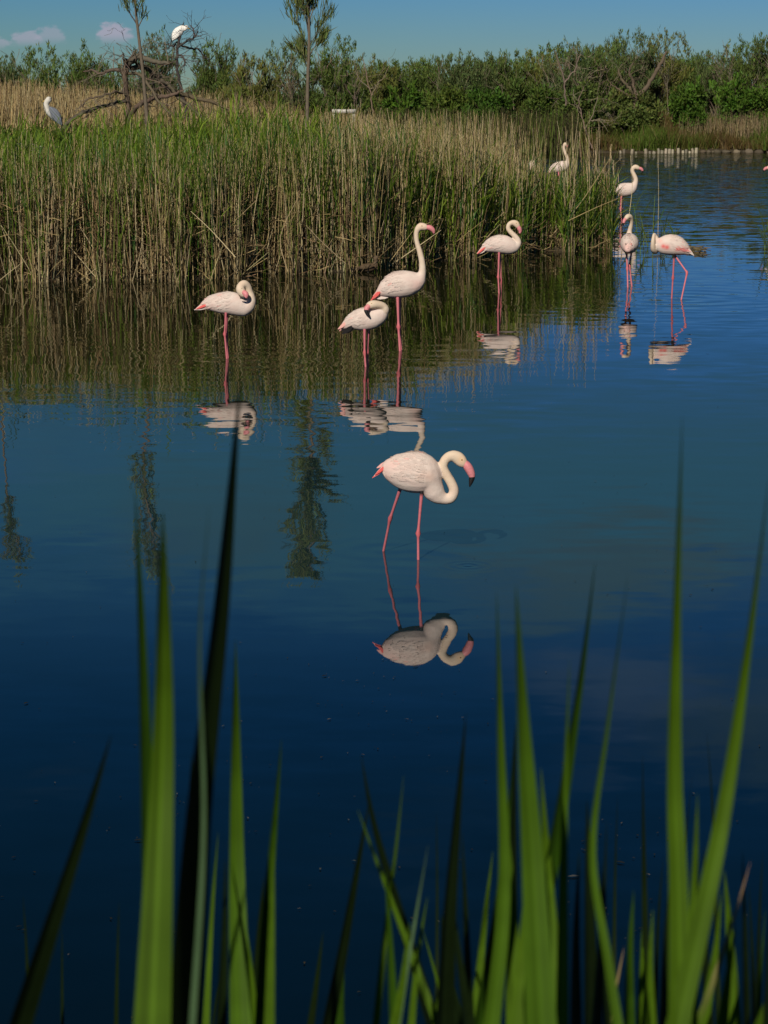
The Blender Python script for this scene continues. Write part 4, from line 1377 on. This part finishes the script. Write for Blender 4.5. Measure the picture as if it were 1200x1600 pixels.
# bird seen from behind
flamingo('flamingo seen from behind, neck raised and head turned left', (940, 320), 6.153, (268, 785),
         [(252, 428, 34, -0.26, 1.0), (262, 405, 66, -0.16, 1.0), (268, 378, 88, -0.05, 1.0), (268, 362, 88, 0.06, 1.0), (266, 345, 68, 0.17, 1.0)],
         [(264, 310, 40, 0.24), (268, 262, 25, 0.26), (280, 205, 22, 0.24), (286, 155, 21, 0.21), (276, 118, 23, 0.17), (254, 112, 25, 0.14), (238, 128, 22, 0.12)],
         [(236, 130, 17, 0.12), (220, 148, 17, 0.11), (212, 170, 13, 0.10), (209, 198, 6, 0.10)],
         [((240, 462), (247, 610), (252, 795), 11, -1), ((286, 462), (268, 580), (290, 785), 11, 1)],
         [(290, 370, 245, 440, 30, 'p', -0.28), (230, 370, 258, 446, 26, 'w', -0.28)],
         feath=90, red=0.03, eye=(258, 108, 20, 0.14), black_from=0.7)

# right bird with its head tucked down
flamingo('rightmost full flamingo facing left, head ducked behind its folded neck, red wing edge', (940, 320), 6.153, (700, 905),
         [(868, 472, 12, 0, 0.9), (805, 436, 46, 0, 0.9), (735, 398, 86, 0, 0.85), (665, 384, 100, 0, 0.82), (605, 388, 86, 0, 0.85), (572, 384, 62, 0, 0.9)],
         [(548, 374, 34), (528, 332, 24), (507, 284, 15), (498, 315, 17, -0.05), (493, 370, 22, -0.05), (495, 420, 26, -0.02), (512, 444, 29, 0.03), (536, 440, 20, 0.05)],
         [(536, 440, 17, 0.05), (558, 442, 17, 0.06), (578, 452, 12, 0.06), (585, 468, 6, 0.06)],
         [((697, 496), (686, 700), (674, 900), 11, -1), ((706, 490), (822, 652), (766, 912), 11, 1)],
         [(800, 400, 888, 488, 34, 'w', -0.05), (770, 420, 862, 452, 26, 'p', -0.07), (760, 415, 840, 440, 18, 'r', -0.08), (800, 440, 880, 490, 30, 'w', 0.04)],
         feath=170, red=0.2, stub=0, eye=(505, 436, 26, 0.02), black_from=0.6, patches=((585, 394, 15, RED, 0.95), (620, 404, 16, RED, 0.95), (712, 420, 13, RED, 0.9), (740, 416, 15, RED, 0.9), (775, 422, 15, RED, 0.9), (805, 430, 13, RED, 0.8), (560, 345, 14, ROSE, 0.6), (830, 430, 14, RED, 0.5)))

# bird at the reed tip
flamingo('flamingo standing in profile by the tip of the reed bed, thin stalks crossing it', (820, 210), 6.0, (908, 800),
         [(782, 584, 9, 0, 0.9), (828, 548, 32, 0, 0.9), (880, 524, 54, 0, 0.85), (930, 520, 64, 0, 0.82), (978, 514, 60, 0, 0.85), (1008, 500, 44, 0, 0.9)],
         [(1032, 466, 27), (1040, 425, 22), (1026, 383, 20), (1009, 348, 19), (1012, 320, 19), (1036, 306, 23), (1056, 312, 21), (1068, 318, 15)],
         [(1068, 316, 14), (1088, 322, 15), (1102, 336, 11), (1106, 360, 5)],
         [((905, 585), (898, 690), (905, 812), 10, -1), ((914, 585), (910, 700), (916, 805), 9, 1)],
         [(830, 540, 762, 604, 18, 'p', -0.05), (845, 555, 775, 608, 16, 'r', 0.03)],
         feath=90, red=0.05, voxel=0.009, eye=(1048, 303, 18), black_from=0.72)

# bird behind the reeds
flamingo('distant flamingo with raised neck standing behind the reed stalks', (820, 210), 6.0, (322, 540),
         [(215, 364, 8, 0, 0.9), (252, 332, 27, 0, 0.9), (296, 312, 46, 0, 0.85), (340, 302, 52, 0, 0.82), (376, 290, 40, 0, 0.9)],
         [(398, 262, 21), (399, 226, 16), (386, 190, 15), (371, 152, 14), (366, 116, 14), (377, 92, 17), (388, 98, 13)],
         [(389, 98, 10), (396, 108, 10), (399, 121, 4)],
         [((318, 350), (316, 450), (318, 545), 8, -1), ((326, 350), (328, 455), (328, 538), 7, 1)],
         [(250, 330, 202, 380, 16, 'p', -0.05)],
         feath=60, red=0.1, voxel=0.011, black_from=0.9)

# resting bird behind the reeds
flamingo('distant resting flamingo, a pale hump nearly hidden behind the reed stalks', (820, 210), 6.0, (66, 545),
         [(52, 322, 16, -0.2, 1.0), (60, 305, 34, -0.1, 1.0), (66, 298, 40, 0.0, 1.0), (72, 300, 36, 0.1, 1.0)],
         [(90, 292, 20, 0.1), (94, 276, 16, 0.04), (78, 262, 16, -0.03), (66, 262, 17, -0.06), (58, 268, 13, -0.08)],
         [(58, 268, 10, -0.08), (50, 280, 9, -0.09), (50, 292, 4, -0.09)],
         [((62, 335), (62, 450), (64, 548), 8, -1), ((70, 335), (70, 455), (72, 540), 7, 1)],
         [(60, 310, 50, 335, 20, 'p', -0.22)],
         feath=50, red=0.1, voxel=0.011, black_from=0.7)

# bird mostly out of the frame
flamingo('flamingo at the right edge with only its pink beak showing', (1140, 210), 6.0, (520, 800),
         [(660, 590, 9, 0, 0.9), (612, 552, 32, 0, 0.9), (560, 526, 54, 0, 0.85), (510, 520, 64, 0, 0.82), (462, 514, 60, 0, 0.85), (432, 500, 44, 0, 0.9)],
         [(408, 466, 27), (400, 425, 22), (410, 383, 20), (414, 348, 19), (408, 320, 19), (388, 308, 23), (370, 312, 21), (358, 314, 15)],
         [(358, 314, 14), (340, 318, 15), (326, 330, 11), (322, 348, 5)],
         [((520, 585), (526, 690), (522, 812), 10, -1), ((512, 585), (516, 700), (512, 805), 9, 1)],
         [(610, 540, 680, 604, 18, 'p', -0.05)],
         feath=60, red=0.1, voxel=0.010, eye=(376, 305, 18), black_from=0.75)


def small_bird(name, label, cat, Yd, sc, origin, body, neck, beak, bcol, ncol, kcol, patches, legs=(), wing=None, voxel=0.01, base=None, legcol=(0.08, 0.07, 0.05)):
    ox, oy = origin
    conv = lambda x, y: (ox + x / sc, oy + y / sc)
    m = Yd / F / sc
    B = chain(body, conv, Yd, m, 0.012)
    N = chain([body[-1]] + neck, conv, Yd, m, 0.01)
    fp = base if base is not None else Vector((B[len(B) // 2, 0], Yd, B[:, 2].min() - 0.1))
    root = thing(name, label, cat, tuple(fp))
    me = skin_mesh('body', np.vstack([B, N]), voxel, fp, 4)
    co = mesh_co(me) + np.array(fp)
    allp = np.vstack([B, N])
    dd = np.linalg.norm(co[:, None, :] - allp[None, :, :3], axis=2) - allp[None, :, 3]
    idx = dd.argmin(1)
    sp = np.clip((idx - len(B)) / 3.0, 0, 1)[:, None]
    c = np.array(bcol) * (1 - sp) + np.array(ncol) * sp
    for (pxx, pyy, pr, pc, pa) in patches:
        w = W(*conv(pxx, pyy), Yd)
        k = np.exp(-((co[:, 0] - w.x) ** 2 + (co[:, 2] - w.z) ** 2) / (2 * (pr * m) ** 2))[:, None] * pa
        c = c * (1 - k) + np.array(pc) * k
    c = c * (1 + 0.12 * np.sin(co[:, 0:1] * 90) * np.sin(co[:, 2:3] * 110))
    set_col(me, c)
    obj('body', me, M_PLUME, root)
    K = chain(beak, conv, Yd, m, 0.006)
    bme = skin_mesh('beak', K, max(0.004, voxel * 0.6), fp, 2)
    set_col(bme, np.tile(np.array(kcol), (len(bme.vertices), 1)))
    obj('beak', bme, M_SKIN, root)
    if wing:
        for sgn in (-1, 1):
            w0 = chain(wing[0], conv, Yd, m, 0.02)
            w0[:, 1] += sgn * wing[1]
            wm = skin_mesh('wing', w0, voxel, fp, 3)
            cw = mesh_co(wm)
            set_col(wm, np.array(wing[2]) * (1 + 0.2 * np.sin(cw[:, 0:1] * 70 + cw[:, 2:3] * 60)))
            obj('wing', wm, M_PLUME, root)
    for lg in legs:
        P = np.array([list(W(*conv(a, b), Yd + c)) for a, b, c in lg])
        g = Geo()
        g.tubes(resample(P, 8)[None], np.full((1, 8), 0.009), np.array(legcol), 6)
        obj('leg', g.mesh('leg', fp, True), M_SKIN, root)
    return root


small_bird('heron', 'grey heron perched hunched on a low dead branch at the left', 'heron', 71.0, 3.0, (0, 0),
           [(291, 586, 5, 0, 0.8), (278, 566, 15, 0, 0.8), (262, 545, 24, 0, 0.8), (246, 528, 25, 0, 0.8), (234, 524, 20, 0, 0.85)],
           [(224, 510, 16), (217, 494, 13), (220, 478, 13), (229, 467, 14), (225, 468, 12)],
           [(222, 468, 6), (210, 472, 4), (198, 478, 1.5)], (0.22, 0.235, 0.26), (0.62, 0.60, 0.54), (0.45, 0.32, 0.10),
           ((238, 502, 9, (0.04, 0.045, 0.06), 0.9), (224, 535, 12, (0.7, 0.69, 0.65), 0.8), (238, 462, 4, (0.04, 0.04, 0.05), 0.7)),
           legs=[[(262, 560, -0.03), (266, 580, -0.03), (284, 606, 0)], [(255, 555, 0.04), (262, 580, 0.04), (290, 600, 0)]],
           wing=([(240, 510, 10, 0, 0.5), (256, 530, 19, 0, 0.4), (272, 556, 17, 0, 0.4), (290, 586, 4, 0, 0.5)], 0.10, (0.15, 0.17, 0.205)), voxel=0.014)
small_bird('egret', 'white egret perched among dark twigs at the top of the snag', 'egret', 76.0, 3.0, (0, 0),
           [(812, 180, 7, 0, 0.8), (822, 166, 18, 0, 0.8), (834, 152, 22, 0, 0.8), (846, 140, 18, 0, 0.85)],
           [(856, 130, 11), (866, 136, 9), (872, 128, 10), (876, 130, 8)], [(878, 131, 5), (888, 134, 3), (896, 138, 1.2)],
           (0.85, 0.84, 0.80), (0.86, 0.85, 0.80), (0.55, 0.40, 0.06), (), legs=[[(834, 165, 0), (836, 180, 0), (836, 192, 0)], [(828, 168, 0.04), (832, 182, 0.03), (836, 194, 0)]],
           wing=([(846, 136, 9, 0, 0.5), (834, 152, 16, 0, 0.4), (820, 170, 14, 0, 0.4), (812, 188, 4, 0, 0.5)], 0.08, (0.84, 0.83, 0.79)), voxel=0.013)
dk = G(571, 425)
small_bird('duck', 'mottled brown duck floating against the foot of the reeds', 'duck', dk.y, 4.325, (510, 335),
           [(180, 366, 7, 0, 1.0), (210, 368, 15, 0, 1.1), (250, 362, 26, 0, 1.2), (292, 360, 30, 0, 1.2), (322, 352, 22, 0, 1.1)],
           [(332, 332, 14), (334, 312, 13), (332, 296, 16), (338, 292, 15)], [(346, 296, 8), (358, 302, 6), (368, 305, 4)],
           (0.10, 0.068, 0.04), (0.11, 0.08, 0.05), (0.13, 0.09, 0.035), ((190, 366, 10, (0.3, 0.25, 0.18), 0.7), (270, 350, 12, (0.09, 0.06, 0.04), 0.6)),
           legs=[[(280, 385, -0.05), (282, 400, -0.05), (284, 412, -0.05)], [(280, 385, 0.05), (282, 400, 0.05), (284, 412, 0.05)]],
           wing=([(318, 345, 8, 0, 0.5), (280, 350, 17, 0, 0.4), (235, 358, 12, 0, 0.4), (195, 364, 4, 0, 0.5)], 0.085, (0.085, 0.06, 0.036)), voxel=0.009, base=dk)

# ------------------------------------------------------------------ specks on the water
g = Geo()
n = 460
py = rng.uniform(470, 1600, n)
pxx = rng.uniform(-50, 1250, n)
cl = rng.integers(0, 14, n)
ccx, ccy = rng.uniform(0, 1200, 14), rng.uniform(600, 1500, 14)
sel = rng.random(n) < 0.55
pxx = np.where(sel, ccx[cl] + rng.normal(0, 60, n), pxx)
py = np.where(sel, np.clip(ccy[cl] + rng.normal(0, 30, n), 470, 1600), py)
P = np.array([list(G(a, b)) for a, b in zip(pxx, py)])
s = rng.uniform(0.0015, 0.0055, n)
s = np.where(rng.random(n) < 0.06, s * 2.2, s)
a = rng.uniform(0, math.pi, n)
e = np.stack([np.cos(a), np.sin(a), np.zeros(n)], -1)
sd = np.stack([-np.sin(a), np.cos(a), np.zeros(n)], -1)
P[:, 2] = 0.004
C = np.stack([P - e * s[:, None] * 1.5, P + np.array([0, 0, 0.0015]), P + e * s[:, None] * 1.5], 1)
pick = rng.choice(3, n, p=[0.35, 0.35, 0.3])
g.strips(C, sd, np.stack([s * 0.5, s * 1.3, s * 0.4], 1), jit((1, 1, 1), n, 0.2) * np.array([(0.10, 0.10, 0.095), (0.02, 0.02, 0.015), (0.045, 0.04, 0.025)])[pick])
tag(obj('floating_specks', g.mesh('floating_specks'), M_REED), 'tiny specks and seeds floating on the pond', 'specks', kind='stuff')

# ------------------------------------------------------------------ foreground reed plants on the near bank
def blade(root, o, pts, wpx, d, col, tipcol=None, twist=0.0, name='leaf'):
    """one long leaf: pts tip -> base in the picture at distance d, then down to the soil"""
    P = []
    nP = len(pts)
    for i, (a, b) in enumerate(pts):
        f = i / (nP - 1)
        P.append(list(W(a, b, d * (1.04 - 0.08 * f))))
    P = np.array(P)
    low = P[-1].copy()
    zg = float(ground_z(low[0], low[1]))
    slope = (P[-1] - P[-2]) / max(0.05, P[-2][2] - P[-1][2])
    low = low + slope * (low[2] - zg) * 0.5
    low[2] = zg - 0.02
    P = np.vstack([P, low[None]])
    Q = np.vstack([resample(catmull(P[:-1], 0.004), 26), resample(P[-2:], 7)[1:]])
    n = len(Q)
    dist = np.concatenate([[0], np.cumsum(np.linalg.norm(np.diff(Q, axis=0), axis=1))])
    wm = min(wpx * d / F * 0.84, 0.13 * float(dist[25]))
    dv_ = dist[25]
    prof = np.clip(dist / dv_, 0, 1) ** 0.75
    prof = np.maximum(prof, 0.02) * np.where(dist > dv_, 1 - 0.4 * (dist - dv_) / max(1e-6, dist[-1] - dv_), 1)
    w = wm * prof
    amax = float(np.interp(dv_, [0.07, 0.16, 0.32], [0.25, 0.7, 1.2]))
    ang = twist + (max(amax, twist) - twist) * sstep(1 - dist / dv_, 0.25, 0.95)
    sx_ = np.stack([np.cos(ang), np.sin(ang), 0 * ang], -1)
    nr = np.stack([np.sin(ang), -np.cos(ang), 0 * ang], -1)
    wv = (w / np.maximum(0.40, np.abs(np.cos(ang))))[:, None]
    NC = 11
    uu = np.linspace(-0.5, 0.5, NC)
    rows = [Q + sx_ * wv * u - nr * wv * 0.16 * (0.5 - abs(u)) for u in uu]
    v = np.stack(rows, 1).reshape(-1, 3)
    f = []
    for i in range(n - 1):
        for j in range(NC - 1):
            f.append((i * NC + j, i * NC + j + 1, (i + 1) * NC + j + 1, (i + 1) * NC + j))
    c = np.tile(np.asarray(col, float), (n, 1))
    if tipcol is not None:
        k = np.clip(1 - dist / (dist[-1] * 0.16), 0, 1)[:, None]
        c = c * (1 - k) + np.array(tipcol) * k
    vein = (1 + rng.normal(0, 0.13, NC)) * np.where(np.arange(NC) == NC // 2, 1.25, 1.0)
    cc = np.repeat(c[:, None, :], NC, 1) * vein[None, :, None] * (1 + rng.normal(0, 0.05, (n, 1, 1)))
    g = Geo()
    g.add(v, np.array(f), cc.reshape(-1, 3))
    return obj(name, g.mesh(name, o, True), M_BLADE, root)


BG, BD, BK, BY = (0.047, 0.096, 0.005), (0.024, 0.062, 0.004), (0.008, 0.016, 0.004), (0.12, 0.17, 0.02)  # shade of unlit leaves is painted into the dark and near-black colours
PLANTS = [
    ('foreground reed plant at the left with the widest bright green leaf', [
        ([(376, 590), (345, 960), (310, 1280), (286, 1640)], 62, 1.50, BK, 1.0), ([(254, 800), (256, 1100), (248, 1350), (236, 1640)], 74, 1.42, BG, -0.1),
        ([(211, 765), (222, 1000), (232, 1300), (240, 1640)], 34, 1.58, BD, 0.9), ([(327, 790), (312, 1000), (318, 1300), (298, 1640)], 13, 1.35, (0.06, 0.11, 0.05), 0.3)]),
    ('foreground reed plant at the far left with one dark slanting leaf', [
        ([(174, 1148), (125, 1310), (80, 1450), (20, 1640)], 46, 1.55, BK, 1.0), ([(36, 1400), (42, 1500), (44, 1640)], 9, 2.6, BK, 0.2), ([(97, 1450), (97, 1540), (98, 1640)], 8, 2.7, BK, 0.2), ([(186, 1410), (183, 1520), (181, 1640)], 10, 2.5, BK, 0.2)]),
    ('foreground reed plant with two pointed leaves right of the widest leaf', [
        ([(368, 1000), (369, 1200), (371, 1400), (378, 1640)], 44, 1.9, (0.046, 0.10, 0.006), 0.1), ([(440, 1155), (428, 1300), (416, 1450), (408, 1640)], 30, 1.95, BD, 0.4),
        ([(341, 1300), (333, 1400), (326, 1520), (320, 1640)], 15, 2.1, BG, -0.2), ([(382, 1430), (392, 1530), (402, 1640)], 22, 2.0, BG, 0.1), ([(352, 1480), (338, 1560), (328, 1640)], 6, 2.6, BK, 0), ([(412, 1370), (402, 1500), (400, 1640)], 22, 2.2, BK, 0.9)]),
    ('foreground reed plant in the middle with crossing thin leaves', [
        ([(564, 1180), (585, 1290), (628, 1440), (690, 1640)], 27, 2.0, BK, 1.0), ([(559, 1265), (590, 1350), (635, 1470), (698, 1640)], 17, 1.85, BG, 0.0),
        ([(577, 1250), (556, 1370), (533, 1500), (506, 1640)], 30, 2.1, BK, 1.0), ([(631, 1210), (617, 1340), (600, 1480), (584, 1640)], 15, 1.9, BG, 0.2),
        ([(669, 1320), (650, 1430), (632, 1540), (616, 1640)], 12, 1.8, (0.06, 0.11, 0.05), 0.1), ([(505, 1455), (494, 1540), (480, 1640)], 18, 2.3, BK, 0.6), ([(538, 1500), (532, 1570), (530, 1640)], 24, 2.2, BD, 0.5),
        ([(668, 1400), (652, 1500), (640, 1640)], 16, 1.9, BG, 0.1)]),
    ('foreground reed plant in the middle with one nearly black upright leaf', [
        ([(728, 1115), (714, 1280), (702, 1440), (694, 1640)], 40, 1.85, BK, 1.0), ([(712, 1440), (696, 1510), (672, 1640)], 18, 1.9, BG, 0.1), ([(682, 1270), (683, 1400), (682, 1640)], 9, 2.4, BK, 0.1), ([(690, 1430), (700, 1540), (724, 1640)], 40, 2.2, BK, 1.0), ([(660, 1450), (690, 1560), (700, 1640)], 12, 2.2, BG, 0)]),
    ('foreground reed plant right of the middle with two broad bright leaves', [
        ([(776, 925), (782, 1150), (788, 1400), (764, 1640)], 34, 1.7, (0.046, 0.10, 0.006), 0.3), ([(806, 915), (818, 1130), (832, 1340), (848, 1640)], 62, 1.5, (0.046, 0.10, 0.006), 0.1),
        ([(806, 1130), (796, 1280), (775, 1450), (745, 1640)], 34, 2.0, BD, 0.8), ([(930, 880), (905, 1080), (868, 1320), (806, 1640)], 46, 1.75, BD, 0.8),
        ([(890, 1030), (884, 1200), (880, 1400), (878, 1640)], 26, 1.6, (0.046, 0.10, 0.006), 0.0), ([(770, 1330), (756, 1450), (738, 1640)], 22, 2.2, BG, 0.1)]),
    ('foreground reed plant with a thin kinked leaf left of the tall right leaves', [
        ([(982, 895), (950, 1130), (926, 1330), (950, 1500), (972, 1640)], 20, 1.55, (0.046, 0.10, 0.006), 0.2), ([(917, 1250), (920, 1380), (926, 1640)], 36, 2.0, BK, 1.0),
        ([(965, 1240), (961, 1380), (958, 1640)], 11, 2.4, BK, 0.2), ([(1004, 1180), (1006, 1340), (1012, 1640)], 19, 2.2, BK, 0.4), ([(975, 1480), (960, 1555), (942, 1640)], 13, 2.0, BG, 0.0, (0.34, 0.24, 0.12)), ([(1003, 1450), (1003, 1540), (1003, 1640)], 24, 2.1, BG, 0.2)]),
    ('foreground reed plant at the right with the tallest broad leaf', [
        ([(1066, 650), (1059, 900), (1054, 1200), (1060, 1400), (1062, 1640)], 46, 1.5, BG, 0.2), ([(1202, 745), (1168, 1020), (1125, 1300), (1050, 1640)], 46, 1.5, BG, -0.1),
        ([(1104, 1140), (1112, 1240), (1118, 1400), (1124, 1640)], 12, 2.4, BK, 0.3), ([(1082, 1210), (1070, 1340), (1060, 1640)], 9, 2.5, BK, 0.3), ([(1036, 1340), (1028, 1450), (1022, 1640)], 13, 2.4, BK, 1.0)]),
    ('foreground reed plant in the right corner with a brown-tipped slanting leaf', [
        ([(1173, 1345), (1145, 1440), (1112, 1540), (1075, 1640)], 17, 1.75, BG, 0.0, (0.34, 0.22, 0.14)), ([(1132, 1360), (1140, 1460), (1150, 1640)], 30, 1.9, BG, 0.2), ([(1128, 1390), (1116, 1500), (1092, 1640)], 24, 1.8, BG, 0.0),
        ([(1206, 1535), (1192, 1590), (1170, 1660)], 40, 1.7, BG, 0.1), ([(1192, 1330), (1186, 1450), (1182, 1640)], 15, 2.3, BK, 1.0), ([(1170, 1380), (1176, 1500), (1180, 1640)], 14, 2.3, BK, 1.0), ([(1196, 1420), (1188, 1530), (1182, 1640)], 12, 2.0, BD, 0.2)]),
]
EXTRA = {0: [([(300, 1180), (292, 1400), (272, 1640)], 34, 1.7, BK, 1.0)],
         2: [([(428, 1300), (424, 1470), (420, 1640)], 22, 1.7, BG, 0.0), ([(352, 1340), (350, 1480), (344, 1640)], 22, 1.8, BK, 1.0)],
         3: [([(602, 1360), (610, 1480), (618, 1640)], 20, 1.8, BD, 0.6), ([(640, 1440), (628, 1540), (608, 1640)], 22, 1.7, BG, 0.0)],
         4: [([(706, 1400), (718, 1500), (738, 1640)], 22, 1.8, BK, 1.0), ([(722, 1300), (728, 1440), (736, 1640)], 20, 1.9, BK, 1.0)],
         5: [([(845, 1200), (858, 1400), (872, 1640)], 40, 1.7, BG, 0.0), ([(792, 1280), (800, 1430), (806, 1640)], 38, 1.7, BG, 0.1), ([(806, 1130), (802, 1300), (800, 1640)], 30, 2.0, BK, 1.0),
             ([(905, 1330), (900, 1470), (900, 1640)], 28, 1.8, BK, 1.0), ([(826, 1300), (820, 1440), (800, 1640)], 26, 1.6, BG, 0.0)],
         6: [([(940, 1350), (938, 1490), (930, 1640)], 28, 1.7, BK, 1.0), ([(990, 1390), (984, 1500), (984, 1640)], 26, 1.8, BD, 0.7), ([(1020, 1420), (1016, 1520), (1020, 1640)], 22, 1.7, BG, 0.1), ([(948, 1280), (944, 1440), (950, 1640)], 18, 1.9, BK, 1.0)],
         7: [([(1090, 1240), (1084, 1420), (1076, 1640)], 34, 1.6, BG, 0.0), ([(1046, 1380), (1040, 1480), (1036, 1640)], 26, 1.8, BK, 1.0), ([(1100, 1320), (1100, 1450), (1110, 1640)], 26, 1.9, BK, 1.0)],
         8: [([(1160, 1330), (1164, 1460), (1168, 1640)], 22, 1.8, BK, 1.0), ([(1212, 1320), (1204, 1480), (1200, 1640)], 32, 1.7, BK, 1.0), ([(1150, 1440), (1136, 1540), (1124, 1640)], 26, 1.7, BG, 0.1)]}
for k, v in EXTRA.items():
    PLANTS[k][1].extend(v)
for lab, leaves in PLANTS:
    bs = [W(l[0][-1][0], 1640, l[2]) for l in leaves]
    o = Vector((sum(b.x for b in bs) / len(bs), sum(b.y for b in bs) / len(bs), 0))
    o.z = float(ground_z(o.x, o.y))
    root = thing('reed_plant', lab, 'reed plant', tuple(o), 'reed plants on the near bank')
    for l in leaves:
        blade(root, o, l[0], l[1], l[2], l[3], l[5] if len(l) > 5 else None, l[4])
